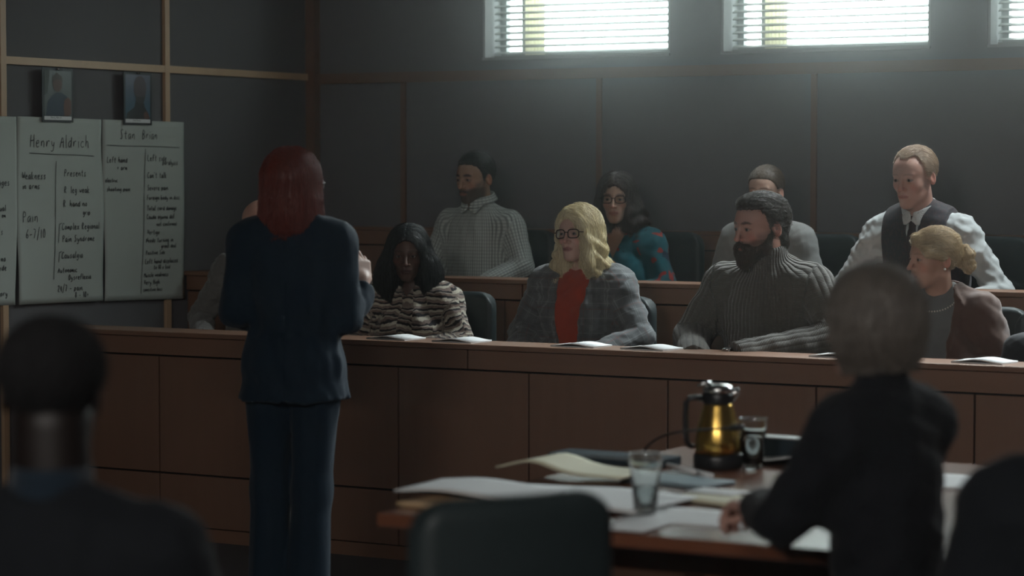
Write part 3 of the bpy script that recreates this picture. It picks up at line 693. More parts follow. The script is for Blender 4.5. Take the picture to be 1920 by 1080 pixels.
    V, F = polygonize(body, axis(lo[0], hi[0], .011, fx_), axis(lo[1], hi[1], .011, fy_), axis(lo[2], hi[2], .011, fz_))
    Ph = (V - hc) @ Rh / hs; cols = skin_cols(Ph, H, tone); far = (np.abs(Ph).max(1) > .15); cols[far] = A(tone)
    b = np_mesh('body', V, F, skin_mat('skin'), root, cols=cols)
    HM = Matrix([[*(Rh[r] * hs), hc[r]] for r in range(3)] + [[0, 0, 0, 1]])
    if not H.get('noface'):
        for k in (1, -1):
            bm = bmesh.new(); bmesh.ops.create_uvsphere(bm, u_segments=20, v_segments=14, radius=EYE_R * .97, matrix=Matrix.Rotation(math.pi / 2, 4, 'X'))
            e = mesh_obj('eye', bm, EYE_MAT(H.get('iris', (.06, .035, .02))), root, True); gx, gz = H.get('gaze', (0, 0))
            e.matrix_local = HM @ Matrix.Translation((k * EYE_X * H.get('w', 1), EYE_Y, EYE_Z)) @ Matrix.Rotation(math.radians(gx), 4, 'Z') @ Matrix.Rotation(math.radians(gz), 4, 'X')
    if hair:
        f = hair['f']; bl, bh = A(hair.get('lo', (-.12, -.13, -.13)), float), A(hair.get('hi', (.12, .15, .16)), float); r = hair.get('res', .0045)
        V, F = polygonize(f, axis(bl[0], bh[0], r), axis(bl[1], bh[1], r), axis(bl[2], bh[2], r))
        ho = np_mesh(hair.get('name', 'hair'), V, F, hair_mat(hair['mat'], hair['c'], hair.get('c2'), hair.get('rough', .38)), root); ho.matrix_local = HM
        if hair.get('n'):
            g = np.random.RandomState(hair.get('seed', 5)); sd = V[g.randint(0, len(V), hair['n'])] + g.normal(size=(hair['n'], 3)) * .002
            S = comb_strands(f, sd, hair['flow'], hair.get('L', .08), hair.get('k', 10), hair.get('lift', .004), 3)
            strand_object('hair_strands', S, hair.get('rad', .00045), hair_mat(hair['mat'], hair['c'], hair.get('c2'), hair.get('rough', .38), strand=True), ho)
    ctx = dict(root=root, torso=torso, arm=armd, tor=tor, TR=TR, T=T, pel=pel, nk=nk, hc=hc, Rh=Rh, HM=HM, sh=sh, j=j, neck0=neck0, nr=nr, lo=lo, hi=hi, H=H, s=hs)
    for t in tops: garment(ctx, **t)
    if legs:
        def leg(P, g=.0):
            d = 1e9 + 0 * P[:, 0]
            for i, k in enumerate((1, -1)):
                hp = pel + A([k * .09, .0, -.0]); l = smin(cap(P, hp, j['kn'][i], .092, .068), cap(P, j['kn'][i], j['an'][i], .066, .052), .03); l = smax(l, A(j['an'][i])[2] - .02 - P[:, 2], .01); d = smin(d, l, .012)
            d = smin(d, ell((P - pel) @ TR, (0, .01, .02), (.168 * w, .13, .115)), .03)
            return d + .003 * waves(P, 7, .09, 4)
        la = A([-.32, -.60, .02]); lb = A([.32, .24, .72]); la = np.minimum(la, np.minimum(A(j['an'][0]), A(j['an'][1])) - .1); lb[2] = pel[2] + .16
        V, F = polygonize(leg, axis(la[0], lb[0], .014), axis(la[1], lb[1], .014), axis(la[2], lb[2], .014)); np_mesh('skirt' if skirt else 'trousers', V, F, bottoms or cloth('dark_trousers', 'plain', (.02, .02, .025)), root, pcs=V)
        for i in (0, 1):
            a = A(j['an'][i], float); fd = A(j.get('foot', (0, -1, 0)), float); sz = a[2] - .10
            sf = lambda P: smax(smin(cap(P, a + A([0, 0, -.05 + 0]), a + fd * .03 + A([0, 0, -.055]), .042, .040), cap(P, a + fd * .05 + A([0, 0, -.062]), a + fd * .15 + A([0, 0, -.072]), .038, .030), .02), sz + .004 - P[:, 2], .003)
            sa, sb = a - .22, a + .22; V, F = polygonize(sf, axis(sa[0], sb[0], .008), axis(sa[1], sb[1], .008), axis(a[2] - .12, a[2] + .06, .008)); np_mesh('shoe', V, F, flat('shoe_leather', (.02, .018, .017), .3), root)
    for e in extras: e(ctx)
    return root
def EYE_MAT(iris):
    n = 'eye_%.2f_%.2f' % (iris[0], iris[2])
    if n in MATS: return MATS[n]
    t = NT(n, .08, .6); co = t.n('TexCoord').outputs['Object']; x, y, z = t.xyz(co)
    r = t.math('SQRT', t.math('ADD', t.math('MULTIPLY', x, x), t.math('MULTIPLY', z, z))); fr = t.math('LESS_THAN', y, 0.0)
    c = t.mix(t.math('MULTIPLY', t.math('LESS_THAN', r, .0060), fr), c4((.30, .27, .26)), c4(iris)); c = t.mix(t.math('MULTIPLY', t.math('LESS_THAN', r, .0027), fr), c, c4((.004, .004, .004))); t.col(c); MATS[n] = t.m; return t.m
def garment(c, name, mat, g=.008, fold=.004, seed=1, sleeves=True, cuts=(), shell=None, res=.0075, neckup=None, flare=None, zlo=None, zhi=None, gw=.006, adds=(), cutw=0.0, foldw=.10, arms_only=False, hole=.004, panels_=(), rib=0, cuff=0.0, zfold=1.0):
    j, pel, TR, T = c['j'], c['pel'], c['TR'], c['T']
    def f(P):
        q = (P - pel) @ TR; d = c['torso'](P, g)
        if flare:
            z0, a0, b0, z1, a1, b1 = flare; t = np.clip((z0 - q[:, 2]) / (z0 - z1), 0, 1); a = a0 + (a1 - a0) * t; b = b0 + (b1 - b0) * t
            fl = (np.sqrt(sq(q[:, 0] / a) + sq((q[:, 1]) / b)) - 1) * np.minimum(a, b); fl = smax(fl, np.maximum(q[:, 2] - z0, z1 - q[:, 2]), .008); d = smin(d, fl, .03)
        if zlo is not None: d = smax(d, zlo - q[:, 2], .006)
        if sleeves:
            a0 = np.minimum(c['arm'](P, 0, g, cuff, gw), c['arm'](P, 1, g, cuff, gw)); d = smin(d, a0, .055)
        if neckup is not None:
            d = smin(d, smax(cap(P, c['nk'] - TR[:, 2] * .02, c['neck0'], c['nr'] + neckup[0] * 1.15, c['nr'] + neckup[0]), (P - c['nk']) @ TR[:, 2] - neckup[1], .008), .015)
        n1 = waves(P, seed, foldw, 5, (1, 1, zfold)); d = d + fold * n1 + fold * .45 * waves(P, seed + 9, foldw * .45, 4, (1, 1, zfold * 1.3))
        dd = d.copy()
        for pts in cuts:
            cut = np.maximum(sd_poly(q[:, 0], q[:, 2], pts), q[:, 1] - .02); d = smax(d, -cut, .003)
        for pts, th in panels_:
            pn = np.maximum(np.maximum(sd_poly(q[:, 0], q[:, 2], pts), q[:, 1] + .01), dd - th); pn = smax(pn, -(dd + .02), .002); d = np.minimum(d, pn)
        for a_ in adds: d = a_(c, P, q, d)
        return d * .9
    lo, hi = c['lo'] - .03, c['hi'].copy() + A([.03, .04, 0]); hi[2] = max(c['nk'][2] + .12, hi[2] - .26); lo[2] = min(lo[2], pel[2] - .16) if zlo is None else max(.02, min(pel[2] + zlo - .05, min(j['wr'][0][2], j['wr'][1][2], j['el'][0][2]) - .10))
    hi[2] = max(hi[2], j['wr'][0][2] + .1, j['wr'][1][2] + .1)
    V, F = polygonize(f, axis(lo[0], hi[0], res), axis(lo[1], hi[1], res), axis(lo[2], hi[2], res))
    q = (V - pel) @ TR; dt = c['torso'](V, g) - .012; a = [c['arm'](V, i, g, 0, gw) for i in (0, 1)]
    pc = np.stack([np.arctan2(q[:, 0], -q[:, 1]) * .155, q[:, 2], 0 * q[:, 0]], -1)
    if sleeves:
        for i in (0, 1):
            m = (a[i] < dt) & (a[i] <= a[1 - i])
            S_, E_, W_ = A(c['sh'][i], float), A(j['el'][i], float), A(j['wr'][i], float)
            du = cap(V, S_, E_, .05, .04); df = cap(V, E_, W_, .043, .035)
            for sel, p0, p1, base in ((m & (du <= df), S_, E_, 0), (m & (du > df), E_, W_, np.linalg.norm(E_ - S_))):
                n = (p1 - p0) / np.linalg.norm(p1 - p0); rel = V[sel] - p0; t = rel @ n; x = np.cross(n, A([0, 1, .2])); x /= np.linalg.norm(x); y = np.cross(n, x)
                pc[sel] = np.stack([np.arctan2(rel @ x, rel @ y) * .050, t + base, 1 + 0 * t], -1)
    return np_mesh(name, V, F, mat, c['root'], pcs=pc)
def collar(c, name, mat, h=.042, r=.004, tip=.03, gap=.30, spread=.5, up=.016, bulge=.004):
    """folded shirt collar around the neck"""
    ax = (c['neck0'] - c['nk']); ax /= np.linalg.norm(ax); TR = c['TR']; x = TR[:, 0] - (TR[:, 0] @ ax) * ax; x /= np.linalg.norm(x); y = np.cross(ax, x); R = np.stack([x, y, ax], -1); o = c['nk'] + ax * up
    def f(P):
        q = P; ph = np.abs(np.arctan2(q[:, 0], -q[:, 1])); rho = length(q[:, :2]); z = q[:, 2]
        rr = c['nr'] + r + .006 + np.clip(h - z, 0, 1) * .42 + .006 * np.exp(-sq(ph / .7)); front = np.exp(-sq((ph - gap - .18) / .30)); rr = rr + bulge * front * np.clip((.03 - z) / .03, 0, 1)
        low = .012 - tip * front; d = np.maximum(np.maximum(np.abs(rho - rr) - .0025, low - z), z - h * (1 - .25 * np.exp(-sq(ph / .55)))); 
        d = np.maximum(d, (gap - ph + np.clip(h - z, 0, 1) * -spread * 6) * .05); return d * .85
    V, F = polygonize(f, axis(-.13, .13, .0035), axis(-.13, .13, .0035), axis(-.05, .07, .0035)); W_ = o + V @ R.T
    return np_mesh(name, W_, F, mat, c['root'], pcs=np.stack([V[:, 2], np.arctan2(V[:, 0], -V[:, 1]) * .07, 0 * V[:, 0]], -1))
def glasses(col, y=-.099, z=.002, sx=.0245, sz=.0175, rnd=.010, th=.0019):
    def e(c):
        m = flat('spectacle_frame_%.2f' % col[0], col, .25); bm = bmesh.new()
        def outline(k): 
            out = []
            for i in range(28):
                a = 2 * math.pi * i / 28; p = 3.2; ca, sa = math.cos(a), math.sin(a); rr = (abs(ca) ** p + abs(sa) ** p) ** (-1 / p); xx = sx * rr * ca; out.append((k * (.0325 + xx), y + .010 * (xx / sx * .5 + .5) ** 2 * 1.0, z + sz * rr * sa + .0015))
            return out
        for k in (1, -1): tube_bm(bm, outline(k), th, 8, True)
        tube_bm(bm, [(-.009, y, z + .006), (0, y - .003, z + .009), (.009, y, z + .006)], th * .9, 8)
        for k in (1, -1): tube_bm(bm, [(k * .0575, y + .010, z + .008), (k * .073, y + .02, z + .008), (k * .080, .0, z + .006), (k * .081, .02, z - .004)], th * .8, 8)
        bmesh.ops.recalc_face_normals(bm, faces=bm.faces); o = mesh_obj('eyeglasses', bm, m, c['root'], True); o.matrix_local = c['HM']
        for k in (1, -1):
            bm = bmesh.new(); bm.faces.new([bm.verts.new((p[0], p[1], p[2])) for p in outline(k)]); l = mesh_obj('lens', bm, M_LENS, o)
    return e
def beard(mat, c_, c2=None, n=5000):
    def e(c):
        def f(P):
            q = P.copy(); q[:, 0] = np.abs(q[:, 0]); d = cap(q, (.052, -.004, -.030), (.044, -.020, -.070), .014, .019); d = smin(d, cap(q, (.044, -.020, -.070), (0, -.070, -.100), .020, .027), .02); d = smin(d, ell(P, (0, -.083, -.108), (.028, .026, .032)), .02); d = smin(d, cap(q, (.050, -.022, -.060), (.032, -.076, -.082), .015, .017), .012)
            d = smin(d, cap(q, (0, -.103, -.046), (.027, -.090, -.062), .0072, .0075), .010); d = smin(d, cap(q, (.029, -.086, -.062), (.026, -.082, -.088), .012, .014), .012)
            d = smax(d, -ell(P, (0, -.112, -.063), (.017, .020, .0030)), .003); return (d + .0015 * waves(P, 4, .01, 4, (1.5, 1.5, .4))) * .9
        V, F = polygonize(f, axis(-.09, .09, .004), axis(-.13, .04, .004), axis(-.16, 0, .004)); o = np_mesh('beard', V, F, hair_mat(mat, c_, c2), c['root']); o.matrix_local = c['HM']
        g = np.random.RandomState(2); S = comb_strands(f, V[g.randint(0, len(V), n)], lambda P: np.stack([P[:, 0] * 2, -.4 + 0 * P[:, 0], -1 + 0 * P[:, 0]], -1), .022, 5, .003); strand_object('beard_strands', S, .0004, hair_mat(mat, c_, c2, strand=True), o)
    return e
def skinned(fn, name, mat, lo, hi, res=.004, head=True):
    def e(c):
        V, F = polygonize(fn, axis(lo[0], hi[0], res), axis(lo[1], hi[1], res), axis(lo[2], hi[2], res)); o = np_mesh(name, V, F, mat, c['root'], pcs=V)
        if head: o.matrix_local = c['HM']
    return e
def button_row(name, mat, pts, r=.005):
    def e(c):
        for x, z in pts:
            P0 = c['tor']((x, -.30, z)); P1 = c['tor']((x, 0, z)); t = np.linspace(0, 1, 120)[:, None]; L = P0 + (P1 - P0) * t; d = c['torso'](L, .012); k = int(np.argmax(d < .002)); p = L[k]
            bm = bmesh.new(); bmesh.ops.create_uvsphere(bm, u_segments=14, v_segments=8, radius=r); o = mesh_obj(name, bm, mat, c['root'], True); o.scale = (1, .45, 1); o.location = p
    return e
# ---------------------------------------------------------------- the cast, each placed by where the crown of the head stands
def seat_at(px, py, Y, rz, s=1.0, J=None, top=.128, floor=None, tag_=''):
    p = atY(px, py, Y); hc = A((J or {}).get('head', (0, .015, 1.185)), float); off = rot(0, 0, rz) @ (hc + A([0, .012, top])) * s
    loc = p - off
    print('SEAT', tag_, np.round(loc, 3), 'above floor', None if floor is None else round(loc[2] - floor, 3)); return loc
def at_depth(px, py, d, rz, s, J, top=.128):
    r = ray(px, py); p = CAM + r * d; return p - rot(0, 0, rz) @ (A(J['head'], float) + A([0, .012, top])) * s
GROUP1, GROUP2 = 'jurors in the front row', 'jurors in the rear row'
DK = cloth('dark_trousers', 'plain', (.02, .02, .025))
folded = [dict(R=hand_frame((-.75, -.6, -.25), (.1, -.5, .85)), curl=(25, 40, 30)), dict(R=hand_frame((.75, -.6, -.25), (-.1, -.5, .85)), curl=(25, 40, 30))]
# --- rear row: man in the checked shirt
J = dict(head=(0, -.005, 1.20), neck=(0, .045, 1.045), el=[(.262, .02, .78), (-.262, .0, .78)], wr=[(.09, -.27, .64), (-.09, -.27, .64)])
SH = cloth('checked_shirt', 'check', (.60, .66, .62), (.17, .21, .21), rough=.8)
person('man with short black hair and stubble in a pale checked button-down shirt', seat_at(893, 287, 10.33, 0, 1.0, J, .126, T2, 'check'), -4, 1.0, J,
    dict(s=1.0, jaw=1.06, stubble=.85, brow=1.45, nose=1.12, neck=.056, browa=.95, shadow=.45, iris=(.03, .02, .015), w=1.0), (.40, .24, .155), (6, 0, -8), 1.12, 1.08, 0, .185, folded,
    dict(f=hair_short(1, .007, .022, seed=2, back=.008), mat='hair_black', c=(.012, .011, .012), c2=(.03, .028, .03), n=4000, L=.018, k=4, flow=flow_back(.5), lift=.006),
    [dict(name='shirt', mat=SH, g=.012, fold=.0055, seed=3, foldw=.13, zfold=.5, gw=.010)], DK, group=GROUP2,
    extras=[lambda c: collar(c, 'collar', SH, .048, .010, .034, .14, up=.038, bulge=.012), button_row('button', flat('pearl_button', (.6, .6, .58), .3), [(0, .42), (0, .33), (0, .24)], .0048)])
# --- rear row: woman in the floral blouse
J = dict(head=(0, -.01, 1.165), neck=(0, .045, 1.02), el=[(.235, .0, .77), (-.235, .0, .77)], wr=[(.09, -.26, .64), (-.09, -.26, .64)])
FL = cloth('floral_blouse', 'floral', (.016, .105, .130), (.30, .035, .03), sheen=.1)
person('woman with wavy dark hair and glasses in a teal blouse with red flowers', seat_at(1158, 322, 10.33, 14, 1.0, J, .130, T2, 'floral'), 6, 1.0, J,
    dict(s=.97, jaw=.96, w=.98, lips=1.1, neck=.048, iris=(.03, .02, .015), browa=.7), (.42, .26, .18), (2, 0, 12), 1.0, 1.05, 1.0, .165, folded,
    dict(f=hair_long(1, .016, prof=[(.04, .086, .100), (0, .106, .108), (-.06, .132, .11), (-.12, .142, .105), (-.165, .130, .095)], fw=.062, fz=-.02, fh=.090, curl=.008, seed=4, yc=.03, part=.0), lo=(-.19, -.14, -.21), hi=(.19, .17, .16), mat='hair_dark_brown', c=(.022, .016, .015), c2=(.075, .050, .042), n=5200, L=.10, flow=flow_down(0, .35, 1.2), lift=.007),
    [dict(name='blouse', mat=FL, g=.010, fold=.005, seed=13, cuts=[[(-.055, .60), (.055, .60), (.060, .50), (.0, .36), (-.035, .44)]], gw=.015)], DK, group=GROUP2, extras=[glasses((.010, .010, .011))])
# --- rear row: young woman with hair pulled back
J = dict(head=(0, -.0, 1.175), neck=(0, .045, 1.025), el=[(.235, .02, .76), (-.235, .02, .76)], wr=[(.09, -.24, .64), (-.09, -.24, .64)])
GC = cloth('grey_cardigan', 'plain', (.30, .31, .30)); 
person('young woman in a grey cardigan with brown hair pulled back, behind the bearded man', seat_at(1437, 309, 10.33, 0, 1.0, J, .126, T2, 'girl'), 4, 1.0, J,
    dict(s=.96, jaw=.93, w=.96, neck=.046, browc=(.10, .06, .04), browa=.6), (.60, .40, .31), (4, 0, -2), .93, .95, .7, .160, folded,
    dict(f=(lambda f0: lambda P: smin(smin(f0(P), cap(P, (.0, .085, .04), (.030, .105, -.08), .030, .030), .02), cap(P, (.030, .105, -.08), (.085, .065, -.22), .030, .024), .02))(hair_short(.99, .009, .016, groove=.0006, seed=6, back=.014, hl=([0, .5, .9, 1.2, 1.5, 1.75, 2.0, 2.4, 3.2], [.068, .064, .045, .015, .020, .015, -.01, -.06, -.07]))), lo=(-.11, -.12, -.26), hi=(.12, .16, .14), mat='hair_mid_brown', c=(.075, .050, .034), c2=(.16, .115, .08), n=4500, L=.06, flow=flow_back(), lift=.003),
    [dict(name='top', mat=cloth('red_top', 'plain', (.28, .03, .03)), g=.004, fold=.001, sleeves=False), dict(name='cardigan', mat=GC, g=.014, fold=.004, seed=5, cuts=[[(-.05, .62), (.05, .62), (.045, .40), (.02, .10), (.02, -.2), (-.02, -.2), (-.02, .10), (-.045, .40)]])], DK, group=GROUP2)
# --- rear row: older man in a waistcoat
J = dict(pel=(0, .05, .52), neck=(0, -.055, 1.03), head=(0, -.125, 1.185), el=[(.335, -.03, .72), (-.335, -.06, .72)], wr=[(.20, -.27, .66), (-.20, -.30, .66)], shr=(0, 0))
WS = cloth('white_shirt', 'plain', (.56, .60, .60)); VS = cloth('waistcoat', 'brocade', (.020, .020, .028), (.055, .030, .035), rough=.6)
person('older man with ginger-grey hair in a dark waistcoat, tie and white shirt', seat_at(1716, 276, 10.10, -3, 1.07, J, .122, T2, 'vest'), -3, 1.07, J,
    dict(s=1.0, jaw=1.02, age=1.3, nose=1.15, neck=.055, chin=.004, browc=(.22, .13, .09), browa=.45, shadow=.5, w=.98, lips=.8), (.56, .33, .26), (10, 0, -8), 1.10, 1.05, 0, .185, folded,
    dict(f=hair_short(.99, .010, .012, seed=7, back=.012, rec=.014, hl=([0, .45, .8, 1.05, 1.25, 1.42, 1.52, 1.75, 1.95, 2.1, 2.5, 3.2], [.083, .084, .078, .050, .005, .0, .022, .020, -.025, -.055, -.075, -.08])), mat='hair_ginger', c=(.30, .20, .125), c2=(.60, .48, .36), n=4500, L=.045, flow=flow_back(.9), lift=.004),
    [dict(name='shirt', mat=WS, g=.009, fold=.0075, seed=8, foldw=.09, zfold=1.0, gw=.016), dict(name='waistcoat', mat=VS, g=.032, fold=.002, seed=9, sleeves=False, adds=[lambda c, P, q, d: smax(d, np.abs(q[:, 0]) - (.138 + .14 * np.clip((.66 * c['T'] - q[:, 2]) / .10, 0, 1)), .008)], cuts=[[(-.055, .62), (.055, .62), (.0, .36)]])], DK, group=GROUP2,
    extras=[lambda c: collar(c, 'collar', WS, .044, .005, .030, .12), lambda c: garment(c, 'tie', cloth('dark_tie', 'plain', (.03, .012, .016), sheen=.1, rough=.4), g=.028, fold=.001, sleeves=False, res=.006, adds=[lambda c, P, q, d: smax(d, np.maximum(sd_poly(q[:, 0], q[:, 2], [(-.02, .535), (.02, .535), (.014, .50), (.034, .20), (0, .17), (-.034, .20), (-.014, .50)]), q[:, 1]), .003)])])
# --- front row: bald man behind the standing woman
J = dict(head=(0, .0, 1.175), neck=(0, .045, 1.03), el=[(.27, .02, .77), (-.30, .0, .74)], wr=[(.10, -.25, .66), (-.16, -.26, .66)])
person('bald man in a grey marled sweater, mostly hidden behind the standing red-haired woman', seat_at(489, 374, 9.25, 10, 1.0, J, .115, T1, 'bald'), 10, 1.0, J,
    dict(s=1.0, jaw=1.08, browc=(.2, .14, .1), neck=.058), (.58, .33, .25), (4, 0, 0), 1.18, 1.2, 0, .185, folded, None,
    [dict(name='sweater', mat=cloth('grey_sweater', 'plain', (.17, .17, .16)), g=.014, fold=.006, seed=11, zfold=1.6, foldw=.08)], DK, group=GROUP1)
# --- front row: woman with long black hair
J = dict(head=(0, -.03, 1.155), neck=(0, .035, 1.015), el=[(.245, -.02, .76), (-.255, -.02, .76)], wr=[(-.01, -.25, .68), (-.16, -.30, .68)])
KN = cloth('banded_knit', 'bands', (.3, .3, .3))
person('woman with long black hair in a cream, brown and black striped sweater', seat_at(767, 421, 9.28, 20, 1.0, J, .130, T1, 'knit'), 14, 1.0, J,
    dict(s=.99, jaw=.98, lips=1.35, nose=1.25, neck=.050, iris=(.02, .012, .01), browa=.6, lipc=(.075, .030, .028), w=1.0), (.115, .062, .045), (8, 0, 12), 1.05, 1.05, 1.2, .170,
    [dict(R=hand_frame((-.85, -.5, -.15), (.1, -.4, .9)), curl=(15, 30, 25)), dict(R=hand_frame((.35, -.9, -.05), (0, -.2, 1)), curl=(25, 35, 25))],
    dict(f=hair_long(1, .017, prof=[(.045, .090, .100), (.02, .108, .104), (-.03, .134, .106), (-.09, .156, .102), (-.14, .154, .095), (-.19, .130, .085), (-.225, .10, .07)], fw=.071, fz=-.020, fh=.094, seed=9, yc=.015, part=0, groove=.0025, opn=-.012), lo=(-.19, -.14, -.27), hi=(.19, .15, .16), mat='hair_jet', c=(.008, .009, .010), c2=(.022, .026, .028), n=5000, L=.13, flow=flow_down(0, .10, .6), lift=.003),
    [dict(name='sweater', mat=KN, g=.012, fold=.006, seed=12, zfold=1.4, foldw=.10, gw=.012, cuts=[[(-.05, .60), (.05, .60), (.05, .52), (0, .44), (-.05, .52)]])], DK, group=GROUP1)
# --- front row: blonde woman in a plaid blazer
J = dict(head=(0, .0, 1.175), neck=(0, .045, 1.03), el=[(.275, .02, .76), (-.270, .02, .76)], wr=[(.13, -.25, .64), (-.15, -.25, .64)], twist=0)
BL = cloth('plaid_blazer', 'plaid', (.115, .125, .130), (.25, .27, .27))
person('blonde woman with dark-rimmed glasses in a grey plaid blazer over an orange-red top', seat_at(1087, 382, 9.30, 0, 1.02, J, .132, T1, 'blonde'), 0, 1.02, J,
    dict(s=.97, jaw=.97, w=.98, neck=.048, lips=1.0, lipc=(.30, .11, .10), browc=(.30, .20, .13), browa=.5, iris=(.10, .12, .12), age=.5), (.56, .36, .29), (-3, -3, -3), 1.02, 1.05, 1.1, .170, folded,
    dict(f=hair_long(1, .020, prof=[(.04, .088, .100), (.0, .104, .106), (-.05, .112, .102), (-.10, .124, .098), (-.15, .126, .090), (-.175, .112, .08)], fw=.060, fx=-.010, fz=-.015, fh=.088, low=1.15, curl=.008, seed=6, yc=.022, part=-.025, groove=.0022, sweep=[((-.020, -.064, .100), (.056, -.072, .056), .014, .012), ((.056, -.072, .056), (.080, -.050, -.030), .012, .016), ((.078, -.055, -.030), (.088, -.060, -.13), .019, .026)]), lo=(-.17, -.15, -.22), hi=(.17, .16, .17), mat='hair_blonde', c=(.40, .31, .15), c2=(.95, .88, .62), n=9000, L=.10, flow=flow_down(-.025, .35, .8), lift=.005, rad=.0005),
    [dict(name='top', mat=cloth('orange_top', 'plain', (.36, .050, .022), rough=.7), g=.006, fold=.0045, seed=14, sleeves=False, zfold=1.3, cuts=[[(-.055, .62), (.055, .62), (.04, .53), (0, .505), (-.04, .53)]]),
     dict(name='blazer', mat=BL, g=.020, fold=.006, seed=15, gw=.012,
        cuts=[[(-.060, .64), (.060, .64), (.075, .46), (.055, .28), (.030, .12), (.045, -.20), (-.045, -.20), (-.030, .12), (-.055, .28), (-.075, .46)]],
        panels_=[([(.060, .56), (.118, .47), (.098, .43), (.112, .415), (.045, .14), (.040, .16), (.072, .30), (.080, .46)], .007), ([(-.060, .56), (-.118, .47), (-.098, .43), (-.112, .415), (-.045, .14), (-.040, .16), (-.072, .30), (-.080, .46)], .007)])], DK, group=GROUP1,
    extras=[glasses((.030, .016, .014), th=.0024, sz=.0185), button_row('button', flat('horn_button', (.20, .15, .10), .25), [(.062, .10), (-.062, .10)], .010)])
# --- front row: bearded man in a turtleneck
J = dict(pel=(0, .03, .52), head=(0, -.075, 1.195), neck=(0, .0, 1.045), el=[(.30, -.03, .78), (-.30, -.05, .77)], wr=[(.02, -.36, .72), (-.12, -.37, .70)])
TN = cloth('ribbed_turtleneck', 'rib', (.115, .112, .100), depth=.006, period=.019, rough=.95)
def watch(c):
    r = A(c['j']['wr'][0], float); e_ = A(c['j']['el'][0], float); n = (r - e_) / np.linalg.norm(r - e_); p = r + n * .005
    x = np.cross(n, A([0, 0, 1])); x /= np.linalg.norm(x); y = np.cross(n, x)
    pts = [p + .0335 * (x * math.cos(a) + y * math.sin(a)) for a in np.linspace(0, 2 * math.pi, 25)[:-1]]
    o = tube('watch_strap', pts, .0055, M_STEEL, c['root'], 8, True); up = -y if y[2] < 0 else y
    m = lathe('watch_face', [(.0, -.004), (.019, -.004), (.020, .003), (.017, .006), (.0, .006)], M_STEEL, o); m.matrix_local = Matrix.Translation(p + up * .036) @ Vector(up).to_track_quat('Z', 'Y').to_matrix().to_4x4()
person('bearded man with swept-back dark hair in a ribbed grey turtleneck sweater, wearing a watch', seat_at(1428, 362, 9.13, -2, 1.07, J, .130, T1, 'beard'), -2, 1.07, J,
    dict(s=1.04, jaw=1.05, nose=1.12, stubble=.75, brow=1.2, neck=.058, beardc=(.04, .028, .02), browc=(.05, .03, .02), age=.8, shadow=.5, iris=(.05, .08, .09)), (.47, .26, .20), (6, 0, -25), 1.14, 1.1, 0, .188,
    [dict(R=hand_frame((-.85, -.5, -.1), (.0, -.35, .95)), curl=(15, 30, 25)), dict(R=hand_frame((.9, -.4, -.15), (0, -.4, .9)), curl=(25, 35, 25))],
    dict(f=(lambda f0: lambda P: smin(smin(f0(P), ell(P, (0, -.030, .096), (.050, .050, .020)), .025), ell(P, (0, .076, -.060), (.046, .028, .040)), .03) + .0022 * waves(P, 5, .014, 4, (1.8, .2, 1)))(hair_short(1, .007, .013, seed=9, back=.013, groove=.003, hl=([0, .45, .8, 1.05, 1.25, 1.42, 1.52, 1.75, 1.95, 2.1, 2.5, 3.2], [.070, .072, .070, .048, .005, -.035, .010, .018, -.030, -.075, -.105, -.11]))), lo=(-.12, -.14, -.15), hi=(.12, .17, .18), mat='hair_brown', c=(.028, .021, .016), c2=(.075, .056, .044), n=5500, L=.085, flow=flow_back(.25), lift=.006),
    [dict(name='sweater', mat=TN, g=.020, fold=.004, seed=16, foldw=.14, res=.007, neckup=(.016, .085), gw=.012, cuff=.02)], DK, group=GROUP1, arm=1.12,
    extras=[beard('hair_beard', (.030, .020, .015), (.08, .05, .035)), watch])
# --- front row: woman with the blonde bun
J = dict(head=(0, -.055, 1.155), neck=(0, .02, 1.015), el=[(.255, .02, .75), (-.245, -.02, .75)], wr=[(.10, -.24, .66), (-.06, -.28, .67)])
BJ = cloth('brown_jacket', 'plain', (.105, .060, .045), sheen=.5)
def pearls(c):
    ax = c['nk']; TR = c['TR']; a = np.linspace(-2.3, 2.3, 46); 
    pts = [ax + TR @ A([.088 * math.sin(t), .0 - .075 * math.cos(t) + 0, .02 - .085 * max(0, math.cos(t * .72)) ** 1.2]) for t in a]; g = A(pts)
    for _ in range(8):
        d = c['torso'](g, .012) - .004; N = gradient(lambda P: c['torso'](P, .012), g); g = g - N * d[:, None]
        
    bm = bmesh.new()
    for p in g: bmesh.ops.create_uvsphere(bm, u_segments=8, v_segments=6, radius=.0038, matrix=Matrix.Translation(p))
    mesh_obj('necklace', bm, flat('pearl', (.75, .72, .66), .2), c['root'], True)
    bm = bmesh.new(); bmesh.ops.create_uvsphere(bm, u_segments=10, v_segments=8, radius=.0055); o = mesh_obj('earring', bm, flat('pearl', (.75, .72, .66), .2), c['root'], True); o.matrix_local = c['HM'] @ Matrix.Translation((.0795, .004, -.036))
BH = ([0, .5, .9, 1.2, 1.5, 1.75, 2.0, 2.4, 3.2], [.066, .060, .045, .012, .022, .018, -.01, -.055, -.065])
